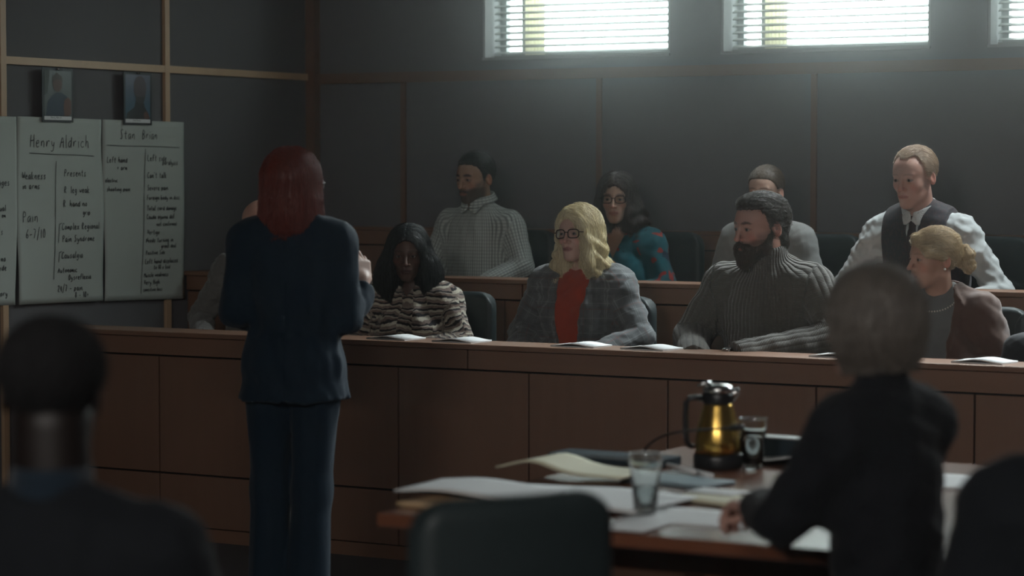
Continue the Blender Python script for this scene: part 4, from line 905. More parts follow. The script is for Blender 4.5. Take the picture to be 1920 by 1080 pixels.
person('woman with a loose blonde bun, pearl necklace and brown jacket over a grey top', seat_at(1752, 424, 9.22, 0, 1.02, J, .128, T1, 'bun'), 2, 1.02, J,
    dict(s=.97, jaw=.95, w=.96, neck=.047, browc=(.28, .19, .12), browa=.5, age=.5, lipc=(.28, .11, .10)), (.50, .30, .22), (2, 0, -42), 1.02, 1.0, 1.0, .170, folded,
    dict(f=(lambda f0: lambda P: smin(smin(smin(smin(f0(P), cap(P, (-.01, -.075, .085), (.064, -.062, .030), .018, .014), .02), cap(P, (.064, -.062, .030), (.078, -.005, .012), .014, .012), .015), ell(P, (.0, .142, .006), (.034, .034, .040)), .006), ell(P, (.012, .150, -.030), (.026, .024, .028)), .005) + .006 * waves(P, 21, .035, 4) * np.clip((P[:, 1] - .10) / .02, 0, 1) + .0012 * waves(P, 8, .012, 3, (.8, .3, 1.5)))(hair_short(.99, .009, .016, seed=11, back=.010, hl=BH, groove=.0015)), lo=(-.12, -.13, -.12), hi=(.12, .20, .17), mat='hair_gold', c=(.34, .25, .14), c2=(.72, .60, .40), n=5500, L=.07, flow=flow_back(.3), lift=.006),
    [dict(name='top', mat=cloth('grey_top', 'plain', (.16, .17, .17)), g=.008, fold=.003, seed=18, sleeves=False, cuts=[[(-.05, .62), (.05, .62), (.04, .53), (0, .515), (-.04, .53)]]),
     dict(name='jacket', mat=BJ, g=.022, fold=.0038, seed=19, gw=.014, cuts=[[(-.065, .64), (.065, .64), (.085, .46), (.070, .28), (.040, .10), (.045, -.20), (-.045, -.20), (-.040, .10), (-.070, .28), (-.085, .46)]],
        panels_=[([(.065, .56), (.125, .47), (.105, .43), (.118, .415), (.05, .10), (.05, .12), (.082, .30), (.090, .46)], .007), ([(-.065, .56), (-.125, .47), (-.105, .43), (-.118, .415), (-.05, .10), (-.05, .12), (-.082, .30), (-.090, .46)], .007)])], DK, group=GROUP1, extras=[pearls])
# --- front row: juror at the frame's edge
J = dict(head=(0, -.03, 1.165), neck=(0, .035, 1.02))
person('person cut off by the frame at the right end of the front row', seat_at(2000, 498, 9.20, 20, 1.0, J, .13, T1, 'edge'), 10, 1.0, J,
    dict(s=1.0), (.34, .20, .14), (5, 0, -10), 1.0, 1.0, 0, .175, folded, dict(f=hair_short(1, .012, .018, seed=31), mat='hair_black', c=(.012, .011, .012), c2=(.03, .028, .03)),
    [dict(name='sweater', mat=cloth('dark_sweater', 'plain', (.03, .032, .036)), g=.012)], DK, group=GROUP1)
# --- standing red-haired woman, seen from behind
NAVY = cloth('navy_suit', 'plain', (.006, .018, .032), sheen=.08, rough=.8)
J = dict(pel=(0, .02, .93), neck=(0, .035, 1.435), head=(0, .005, 1.568), el=[(.212, .03, 1.125), (-.190, .015, 1.105)], wr=[(.10, -.17, 1.08), (-.210, -.135, 1.205)], kn=[(.090, -.015, .50), (-.058, .0, .50)], an=[(.084, .02, .10), (-.030, .03, .10)], shz=.93)
def wide_legs(c):
    j = c['j']; pel = c['pel']
    def f(P):
        d = 1e9
        for i, k in enumerate((1, -1)):
            a = A(j['an'][i], float) + A([k * .015, 0, -.06]); l = smin(cap(P, pel + A([k * .085, .01, -.02]), j['kn'][i], .092, .070), cap(P, j['kn'][i], a, .070, .078), .04); l = smax(l, .045 - P[:, 2], .004); d = np.minimum(d, l)
        d = smin(d, ell(P - pel, (0, .015, .0), (.165, .125, .12)), .03); d = smax(d, -cap(P, (0, -.3, .70), (0, .3, .70), .004), .01)
        return d + .004 * waves(P, 3, .12, 4, (1.6, 1.6, .25))
    V, F = polygonize(f, axis(-.27, .27, .010), axis(-.22, .22, .010), axis(.02, 1.06, .011)); np_mesh('trousers', V, F, NAVY, c['root'], pcs=V)
    for i in (0, 1):
        a = A(j['an'][i], float); sf = lambda P: smax(smin(cap(P, a + A([0, .03, -.045]), a + A([0, -.05, -.050]), .030, .034), cap(P, a + A([0, -.05, -.058]), a + A([0, -.15, -.072]), .034, .024), .02), a[2] - .098 - P[:, 2], .003)
        V, F = polygonize(sf, axis(a[0] - .06, a[0] + .06, .006), axis(a[1] - .20, a[1] + .09, .006), axis(0, .12, .006)); np_mesh('shoe', V, F, flat('shoe_leather', (.02, .018, .017), .3), c['root'])
d_ = 8.62; RZ = 200; sW = 1.0
loc = at_depth(550, 277, d_, RZ, sW, J, .132); print('STAND', np.round(loc, 3)); loc[2] = 0
person('standing woman with a straight red bob in a navy trouser suit', loc, RZ, sW, J, dict(s=1.0, neck=.050), (.56, .38, .31), (0, 0, -28), 1.0, .95, .7, .158,
    [dict(R=hand_frame((-.5, -.8, .3), (.3, .2, .9)), curl=(20, 30, 25)), dict(R=hand_frame((.12, -.25, .95), (-.75, .55, .2)), curl=(30, 40, 25), spread=6)],
    dict(f=hair_long(1, .018, prof=[(.035, .088, .100), (-.01, .100, .108), (-.05, .108, .112), (-.10, .114, .112), (-.155, .112, .106), (-.175, .108, .100)], fw=.056, fz=-.02, fh=.090, seed=16, yc=.018, part=0, groove=.002), lo=(-.15, -.15, -.22), hi=(.15, .16, .17), mat='hair_red', c=(.075, .012, .008), c2=(.20, .032, .016), n=9000, L=.13, k=12, flow=flow_down(0, .03, .35), lift=.003),
    [dict(name='jacket', mat=NAVY, g=.015, fold=.0055, seed=22, foldw=.13, zfold=.6, adds=[lambda c, P, q, d: d + .003 * np.exp(-sq(q[:, 0] / .003)) * (q[:, 1] > 0) + .005 * np.exp(-sq((q[:, 2] - .15) / .07))], gw=.014, flare=(.12, .150, .125, -.115, .200, .160), zlo=-.105, neckup=(.010, .030), cuts=[[(-.055, .62), (.055, .62), (.0, .28)]], cuff=.02)], None, legs=False,
    extras=[wide_legs, glasses((.6, .6, .62), th=.0014), lambda c: garment(c, 'blouse', cloth('white_blouse', 'plain', (.5, .5, .5)), g=-.004, fold=.0, sleeves=True, gw=.006, zlo=.1, res=.010)])
SEATS = {}
# --- foreground: seated people seen from behind
TZ = .76
BK = cloth('black_sweater', 'plain', (.008, .009, .012), sheen=.05)
J = dict(pel=(0, .02, .64), neck=(0, -.01, 1.14), head=(0, -.045, 1.295), el=[(.195, -.13, .89), (-.200, -.14, .88)], wr=[(.005, -.375, .872), (-.085, -.385, .872)], kn=[(.11, -.44, .56), (-.11, -.44, .56)], an=[(.11, -.42, .10), (-.11, -.42, .10)])
RZ = 250; loc = at_depth(1642, 497, 5.32, RZ, .98, J, .130); print('BLONDE BACK', np.round(loc, 3)); dz = loc[2]; loc[2] = 0; SEATS['back'] = (loc[0], loc[1], RZ)
for k in ('head', 'neck'): J[k] = (J[k][0], J[k][1], J[k][2] + dz / .98)
person('woman with a short ash-blonde bob in a black sweater seated at the table', loc, RZ, .98, J, dict(s=1.0, neck=.045), (.52, .30, .24), (4, 0, 6), .86, .95, .7, .138,
    [dict(R=hand_frame((-.35, -.92, -.02), (0, .0, 1)), curl=(18, 38, 30)), dict(R=hand_frame((.30, -.95, -.02), (0, .1, 1)), curl=(25, 42, 34))],
    dict(f=hair_long(1, .016, prof=[(.035, .086, .098), (.0, .097, .106), (-.03, .098, .106), (-.065, .088, .098), (-.095, .070, .082)], fw=.056, fz=-.03, fh=.095, seed=26, yc=.018, groove=.002), lo=(-.14, -.15, -.17), hi=(.14, .16, .17), mat='hair_ash', c=(.075, .062, .052), c2=(.20, .175, .15), n=5000, L=.10, flow=flow_down(0, .1, .2), lift=.004),
    [dict(name='sweater', mat=BK, g=.012, fold=.004, seed=24, neckup=(.010, .090), gw=.010)], DK)
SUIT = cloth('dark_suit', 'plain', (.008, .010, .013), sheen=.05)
J = dict(pel=(0, .02, .50), neck=(0, .02, 1.015), head=(0, -.005, 1.215))
RZ = 205; loc = at_depth(98, 598, 4.25, RZ, 1.03, J, .124); print('LEFT DARK', np.round(loc, 3)); dz = loc[2]; loc[2] = 0; SEATS['left'] = (loc[0], loc[1], RZ)
for k in ('head', 'neck'): J[k] = (J[k][0], J[k][1], J[k][2] + dz / 1.03)
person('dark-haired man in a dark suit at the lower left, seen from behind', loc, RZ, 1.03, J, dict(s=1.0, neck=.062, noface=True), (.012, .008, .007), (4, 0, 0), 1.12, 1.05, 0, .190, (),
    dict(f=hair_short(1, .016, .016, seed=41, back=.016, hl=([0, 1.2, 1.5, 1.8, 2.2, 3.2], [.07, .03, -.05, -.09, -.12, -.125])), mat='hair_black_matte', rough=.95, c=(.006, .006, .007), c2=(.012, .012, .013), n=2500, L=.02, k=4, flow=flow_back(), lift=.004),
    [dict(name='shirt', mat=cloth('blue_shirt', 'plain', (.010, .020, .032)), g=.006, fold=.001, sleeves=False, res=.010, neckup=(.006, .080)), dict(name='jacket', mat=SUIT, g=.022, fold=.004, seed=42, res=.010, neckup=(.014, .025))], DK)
J = dict(pel=(0, .02, .52), neck=(0, -.03, 1.03), head=(0, -.07, 1.185))
RZ = 195; loc = at_depth(2085, 590, 4.6, RZ, 1.04, J, .124); print('RIGHT DARK', np.round(loc, 3)); dz = loc[2]; loc[2] = 0; SEATS['right'] = (loc[0], loc[1], RZ)
for k in ('head', 'neck'): J[k] = (J[k][0], J[k][1], J[k][2] + dz / 1.04)
def strap(c):
    p = [c['tor']((x, y, .5)) for x, y in ((0, 0),)]; TR = c['TR']; g = []
    for t in np.linspace(0, 1, 22): g.append(c['tor']((.13, .16 - .30 * t, c['T'] * 1.02 if False else .52)))
    g = A(g); f = lambda P: c['torso'](P, .024)
    for _ in range(10): g = g - gradient(f, g) * (f(g) - .004)[:, None] * .8
    tube('shoulder_strap', list(g), .012, flat('grey_webbing', (.20, .24, .25), .7), c['root'], 8)
person('person in a black jacket at the lower right edge of the frame', loc, RZ, 1.04, J, dict(s=1.0, neck=.056, noface=True), (.30, .18, .13), (4, 0, 0), 1.15, 1.1, 0, .190, (),
    dict(f=hair_short(1, .011, .018, seed=43, back=.014), mat='hair_black_matte', rough=.7, c=(.012, .011, .012), c2=(.03, .028, .03)),
    [dict(name='shirt', mat=cloth('grey_shirt', 'plain', (.25, .28, .29)), g=.006, fold=.001, sleeves=False, res=.010, neckup=(.010, .060)), dict(name='jacket', mat=SUIT, g=.022, fold=.004, seed=44, res=.010)], DK)
# ---------------------------------------------------------------- chairs, table and what lies on it
CHAIRS = [(767, 9.30, T1, 'swivel chair of the woman in the striped sweater, dark green padded back'), (1090, 9.32, T1, 'swivel chair of the blonde woman in the plaid blazer, dark green padded back'), (1432, 9.30, T1, 'swivel chair of the bearded man in the turtleneck, dark green padded back'), (1755, 9.28, T1, 'swivel chair of the woman with the blonde bun, dark green padded back'), (480, 9.28, T1, 'swivel chair of the bald man, hidden behind the standing woman'),
          (897, 10.40, T2, 'swivel chair of the man in the checked shirt, rear row'), (1166, 10.40, T2, 'swivel chair of the woman in the floral blouse, rear row'), (1450, 10.40, T2, 'swivel chair of the young woman in the grey cardigan, rear row'), (1745, 10.38, T2, 'swivel chair of the older man in the waistcoat, rear row')]
for i, (px, Y, fz, lb) in enumerate(CHAIRS):
    p = atY(px, 400, Y); off = {767: .12, 1090: .03, 1432: .10, 1755: .12, 897: .10, 1166: .12, 1450: .14, 1745: .17}.get(px, 0)
    chair((p[0] + off, Y - .03, fz), math.radians([6, -4, 3, 8, 0, -3, 4, 2, -5][i]), lb, 'jury box swivel chairs')
p = atY(1905, 400, 9.25)
LOWC = make_chair(.30, .76); lowc_used = False
for (lx, ly, rz_, lb) in ((SEATS['back'][0], SEATS['back'][1], SEATS['back'][2], 'low-backed chair of the woman in the black sweater at the table'), (*SEATS['left'], 'low-backed chair of the dark-suited man at the lower left'), (*SEATS['right'], 'low-backed chair of the person at the lower right edge')):
    c_ = LOWC if not lowc_used else copy_tree(LOWC); lowc_used = True; c_.location = (lx, ly, 0); c_.rotation_euler.z = math.radians(rz_); tag(c_, lb, 'chair', 'low-backed chairs in the foreground')
c_ = chair((atY(2000, 400, 9.25)[0] + .03, 9.2, T1), math.radians(10), 'swivel chair of the juror cut off at the right end of the front row', 'jury box swivel chairs')
# notepads on the ledge behind the rail
def pad(px, py, w, d, rz, label, mat=None, z=None):
    zt = Z_RAIL if z is None else z; q = atZ(px, py, zt); root = empty('notepad', (q[0], q[1], zt), math.radians(rz), label=label, cat='notepad', group='notepads on the rail')
    bm = bmesh.new(); n = 10; top, bot = [], []
    for k in range(n + 1):
        x = -w / 2 + w * k / n; z = .004 + .010 * max(0, (abs(k / n - .5) * 2)) ** 2.5 * .6
        top.append([bm.verts.new((x, y, z + .003)) for y in (-d / 2, d / 2)]); bot.append([bm.verts.new((x, y, max(z - .003, .0004))) for y in (-d / 2, d / 2)])
    for k in range(n):
        bm.faces.new((top[k][0], top[k + 1][0], top[k + 1][1], top[k][1])); bm.faces.new((bot[k][1], bot[k + 1][1], bot[k + 1][0], bot[k][0]))
        for s in (0, 1): bm.faces.new((top[k][s], bot[k][s], bot[k + 1][s], top[k + 1][s]))
    for e in (0, n): bm.faces.new((top[e][0], top[e][1], bot[e][1], bot[e][0]))
    bmesh.ops.recalc_face_normals(bm, faces=bm.faces); mesh_obj('pages', bm, mat or M_PAPER, root, True); box('backing_card', (-w / 2, -d / 2, .0), (w / 2, d / 2, .0006), M_TAN, root)
for px, who in ((745, 'woman in the striped sweater'), (868, 'empty place right of the striped sweater'), (1092, 'blonde woman in the plaid blazer'), (1224, 'gap between blazer and turtleneck jurors'), (1580, 'gap left of the woman with the bun'), (1848, 'far right of the front rail')):
    q = atY(px, 640, RAIL_Y + .09); r_ = ray(px, 640); yy = 0
    s_ = CAM + r_ * ((RAIL_Y + .10) / r_[1]); root_px = s_
    # the pad lies on the cap: find its spot from the plane above the rail
    X = s_[0]
    def at_pad(X=X, who=who):
        w, d = .20, .15; rz = (hash_ := sum(map(ord, who)) % 21 - 10)
        root = empty('notepad', (X, RAIL_Y + .09, Z_RAIL + .0002), math.radians(rz), label='white notepad on the rail in front of the ' + who if 'woman' in who and 'gap' not in who else 'white notepad on the front rail, ' + who, cat='notepad', group='notepads on the rail')
        bm = bmesh.new(); n = 12; top, bot = [], []
        for k in range(n + 1):
            x = -w / 2 + w * k / n; u = k / n; z = .003 + .010 * math.sin(math.pi * u) ** 2
            top.append([bm.verts.new((x, y, z + .0035)) for y in (-d / 2, d / 2)]); bot.append([bm.verts.new((x, y, z)) for y in (-d / 2, d / 2)])
        for k in range(n):
            bm.faces.new((top[k][0], top[k + 1][0], top[k + 1][1], top[k][1])); bm.faces.new((bot[k][1], bot[k + 1][1], bot[k + 1][0], bot[k][0]))
            for s in (0, 1): bm.faces.new((top[k][s], bot[k][s], bot[k + 1][s], top[k + 1][s]))
        for e in (0, n): bm.faces.new((top[e][0], top[e][1], bot[e][1], bot[e][0]))
        bmesh.ops.recalc_face_normals(bm, faces=bm.faces); mesh_obj('pages', bm, M_PAPER, root, True); box('backing_card', (-w / 2, -d / 2, 0), (w / 2, d / 2, .0028), M_PAPER, root)
    at_pad()
# the table
c0 = atZ(705, 962, TZ); TX0, TY0 = c0[0], c0[1]; TX1, TY1 = TX0 + 3.3, atZ(1300, 838, TZ)[1]; print('TABLE', c0, TY1)
tb = empty('table', ((TX0 + TX1) / 2, (TY0 + TY1) / 2, 0), label='long dark reddish-brown counsel table in the foreground', cat='table')
cx, cy = (TX0 + TX1) / 2, (TY0 + TY1) / 2
box('tabletop', (TX0 - cx, TY0 - cy, TZ - .035), (TX1 - cx, TY1 - cy, TZ), M_TABLE, tb, .006)
box('apron', (TX0 - cx + .08, TY0 - cy + .25, TZ - .13), (TX1 - cx - .08, TY1 - cy - .06, TZ - .0352), M_TABLE, tb)
for x in (TX0 - cx + .11, TX1 - cx - .11):
    for y in (TY0 - cy + .28, TY1 - cy - .10): box('leg', (x - .035, y - .035, 0), (x + .035, y + .035, TZ - .131), M_TABLE, tb, .004)
def on_table(name, px, py, label, cat, rz=0, z=TZ, group=None):
    q = atZ(px, py, z); return empty(name, q, math.radians(rz), label=label, cat=cat, group=group)
def sheetm(w, d, nx=14, ny=8, f=lambda u, v: 0, th=.0015):
    bm = bmesh.new(); T_, B_ = [], []
    for i in range(nx + 1):
        T_.append([]); B_.append([])
        for k in range(ny + 1):
            u, v = i / nx, k / ny; z = f(u, v); T_[-1].append(bm.verts.new(((u - .5) * w, (v - .5) * d, z + th))); B_[-1].append(bm.verts.new(((u - .5) * w, (v - .5) * d, z)))
    for i in range(nx):
        for k in range(ny):
            bm.faces.new((T_[i][k], T_[i + 1][k], T_[i + 1][k + 1], T_[i][k + 1])); bm.faces.new((B_[i][k + 1], B_[i + 1][k + 1], B_[i + 1][k], B_[i][k]))
        for k in (0, ny): bm.faces.new((T_[i][k], B_[i][k], B_[i + 1][k], T_[i + 1][k]))
    for k in range(ny):
        for i in (0, nx): bm.faces.new((T_[i][k], T_[i][k + 1], B_[i][k + 1], B_[i][k]))
    bmesh.ops.recalc_face_normals(bm, faces=bm.faces); return bm
def single(name, px, py, w, d, rz, f, m, label, cat, th=.002, z=TZ + .0004, group=None):
    q = atZ(px, py, z); o = mesh_obj(name, sheetm(w, d, f=f, th=th), m, None, True); o.location = q; o.rotation_euler.z = math.radians(rz); tag(o, label, cat, group); return o
arch = lambda h, c=.4, s=.25: (lambda u, v: h * math.exp(-((u - c) / s) ** 2))
# folders and papers at the table's left end
g_ = 'papers on the counsel table'
single('folder', 925, 948, .40, .30, -4, lambda u, v: .0, M_TAN, 'tan card folder lying under the white papers at the table left end', 'folder', .012, TZ + .0005)
single('folder', 903, 926, .38, .26, 3, lambda u, v: .006 + .012 * math.exp(-((u - .35) / .3) ** 2), M_PAPER, 'curling white papers on top of the tan folder at the table left end', 'papers', .006, TZ + .016)
bpy.context.scene.objects['folder.001'].name = 'paper_stack'
single('paper_sheet', 1085, 940, .52, .34, -3, lambda u, v: .004 + .010 * math.exp(-((u - .6) / .35) ** 2), M_PAPER, 'large white sheets spread just left of the nearer water glass', 'papers', .005, TZ + .003)
single('manila_folder', 1078, 897, .40, .20, -2, lambda u, v: .020 + .030 * math.exp(-((u - .28) / .22) ** 2), M_CREAM, 'open cream folder with a raised fold behind the white papers', 'folder', .006, TZ + .002)
single('document_folder', 1270, 905, .28, .16, -12, lambda u, v: 0, M_BLUEF, 'flat blue-grey folder between the nearer glass and the coffee pot', 'folder', .010, TZ + .001)
single('paper_sheet', 1320, 972, .36, .27, -2, lambda u, v: 0, M_PAPER, 'bright white sheet at the near table edge right of the nearer glass', 'paper', .002, TZ + .001)
single('paper_sheet', 1192, 985, .13, .20, 2, lambda u, v: 0, M_PAPER, 'white sheet under the nearer water glass at the table edge', 'paper', .002, TZ + .0035)
single('legal_pad', 1338, 938, .19, .14, -16, lambda u, v: 0, M_CREAM, 'cream legal pad under the seated woman\'s hands', 'notepad', .009, TZ + .004)
single('paper_sheet', 1345, 922, .15, .10, -6, lambda u, v: 0, M_PAPER, 'small white sheet lying on the cream legal pad', 'paper', .0015, TZ + .0145)
single('paper_sheet', 1478, 870, .20, .16, 4, lambda u, v: .012 + .035 * u * u, M_PAPER, 'white paper with a raised corner behind the seated woman\'s hands', 'paper', .003, TZ + .001)
single('paper_sheet', 1790, 905, .26, .30, 4, lambda u, v: 0, M_PAPER, 'white paper on the table right of the seated woman', 'paper', .004, TZ + .001)
# slim laptop-like binder at the far edge and the black case
b = on_table('ring_binder', 1150, 868, 'closed black ring binder lying at the far table edge', 'binder', -1)
box('cover', (-.19, -.06, .0), (.19, .07, .026), flat('black_vinyl', (.03, .045, .055), .8, .1), b, .004); box('label_strip', (-.18, -.0612, .018), (.18, -.0602, .025), flat('grey_edge', (.16, .19, .20), .4), b)
b = on_table('document_case', 1488, 868, 'black document case with a pale top edge behind the coffee pot', 'case', -2)
box('body', (-.20, -.02, 0), (.13, .05, .070), flat('black_vinyl', (.03, .045, .055), .8, .1), b, .004); box('edge_strip', (-.20, -.02, .0702), (.13, .05, .0745), flat('pale_edge', (.42, .45, .45), .3), b, .001)
# pens
for (a, c_, lb, r) in (((1252, 872), (1334, 893), 'white marker pen lying between the nearer glass and the coffee pot', .0075), ((1452, 893), (1492, 918), 'silver pen in the seated woman\'s hand', .0045)):
    p0, p1 = atZ(a[0], a[1], TZ + .02 + (.03 if r < .005 else 0)), atZ(c_[0], c_[1], TZ + .012 + (.03 if r < .005 else 0)); root = empty('pen', p0, label=lb, cat='pen'); d = p1 - p0
    tube('barrel', [(0, 0, 0), tuple(d * .72)], r, M_PAPER if r > .005 else M_STEEL, root); tube('cap', [tuple(d * .70), tuple(d)], r * 1.12, M_PAPER if r > .005 else M_BLACK, root)
# coffee pot
cp = on_table('coffee_pot', 1346, 876, 'gold-brown insulated coffee pot with black base, handle and chrome lid', 'coffee pot', 0)
M_GOLD = flat('gold_metal', (.62, .40, .10), .24, metal=.95, var=.05)
lathe('body', [(.066, .040), (.0675, .055), (.0665, .085), (.060, .120), (.050, .155), (.043, .180), (.041, .188)], M_GOLD, cp, 56)
lathe('base', [(.0, .0), (.069, .0), (.072, .004), (.072, .034), (.068, .041), (.0, .041)], M_BLACK, cp, 56)
lathe('neck_band', [(.0, .186), (.0425, .186), (.044, .192), (.046, .212), (.043, .217), (.0, .217)], M_BLACK, cp, 48)
lathe('lid', [(.0, .217), (.042, .217), (.045, .221), (.044, .232), (.036, .240), (.015, .2425), (.0, .2425)], M_STEEL, cp, 48)
sd_ = cR.copy(); tube('spout', [tuple(sd_ * .036 + A([0, 0, .205])), tuple(sd_ * .056 + A([0, 0, .222])), tuple(sd_ * .062 + A([0, 0, .2245]))], [.016, .010, .0075], M_STEEL, cp, 12)
tube('handle', [tuple(-sd_ * r + A([0, 0, z])) for r, z in ((.044, .200), (.066, .203), (.084, .200), (.093, .188), (.094, .150), (.093, .100), (.090, .075), (.082, .062), (.070, .060))], [.009, .0085, .0085, .009, .009, .009, .008, .008, .008], M_BLACK, cp, 12)
tube('thumb_lever', [tuple(-sd_ * .02 + A([0, 0, .2435])), tuple(-sd_ * .040 + A([0, 0, .245])), tuple(-sd_ * .060 + A([0, 0, .235]))], .007, M_STEEL, cp, 10)
# glasses of water
def water_glass(px, py, label, h=.150, r=.043, fill=.55):
    root = on_table('water_glass', px, py, label, 'drinking glass', z=TZ + .006 if px < 1300 else TZ, group='water glasses on the counsel table')
    lathe('glass', [(0, 0), (r * .62, 0), (r * .66, .004), (r * .98, h - .002), (r, h), (r * .955, h), (r * .93, h - .004), (r * .60, .016), (0, .013)], M_GLASS, root, 48)
    zf = .013 + (h - .02) * fill; rf = r * (.60 + .33 * fill); lathe('water', [(0, .0135), (r * .595, .0165), (rf - .0004, zf), (0, zf)], M_WATER, root, 48)
water_glass(1210, 962, 'nearer tall clear water glass standing on white paper', fill=.35)
water_glass(1412, 878, 'farther clear water glass beside the coffee pot', .146, .0425, .60)
# gooseneck microphone
q = atZ(1196, 856, TZ + .034); mc = empty('microphone', q - A([0, 0, .034]), label='thin black gooseneck microphone reaching towards the coffee pot', cat='microphone')
e1 = atY(1392, 800, atZ(1330, 905, TZ)[1] - .02) - (q - A([0, 0, .034]))
P0, P1, P2, P3 = A([0, 0, .02]), A([.02, 0, .12]) + A(e1) * .1, A(e1) * .55 + A([0, 0, .035]), A(e1)
bez = [tuple((1 - t) ** 3 * P0 + 3 * (1 - t) ** 2 * t * P1 + 3 * (1 - t) * t * t * P2 + t ** 3 * P3) for t in np.linspace(0, 1, 24)]
lathe('base', [(0, 0), (.035, 0), (.035, .012), (.02, .020), (0, .020)], M_BLACK, mc); tube('gooseneck', bez, .0035, M_BLACK, mc); tube('capsule', [bez[-3], bez[-2], bez[-1]], [.006, .0085, .0085], M_BLACK, mc)
# empty chair in front of the table
q = atY(970, 928, 1); r_ = ray(970, 928); q = CAM + r_ * 4.55
EC = make_chair(.52, 1.0); ec = EC; bh = q[2]; ec.location = (q[0], q[1], 0); ec.scale = (.92, .92, bh / 1.0 if False else .92); ec['label'] = 'empty dark teal padded chair in front of the table, only its back top in view'; ec['category'] = 'chair'
ec.rotation_euler.z = math.radians(240); ec.scale = (.90, .90, q[2] / 1.0); off = rot(0, 0, 240) @ A([0, .20, 0]); ec.location = (q[0] - off[0], q[1] - off[1], 0)
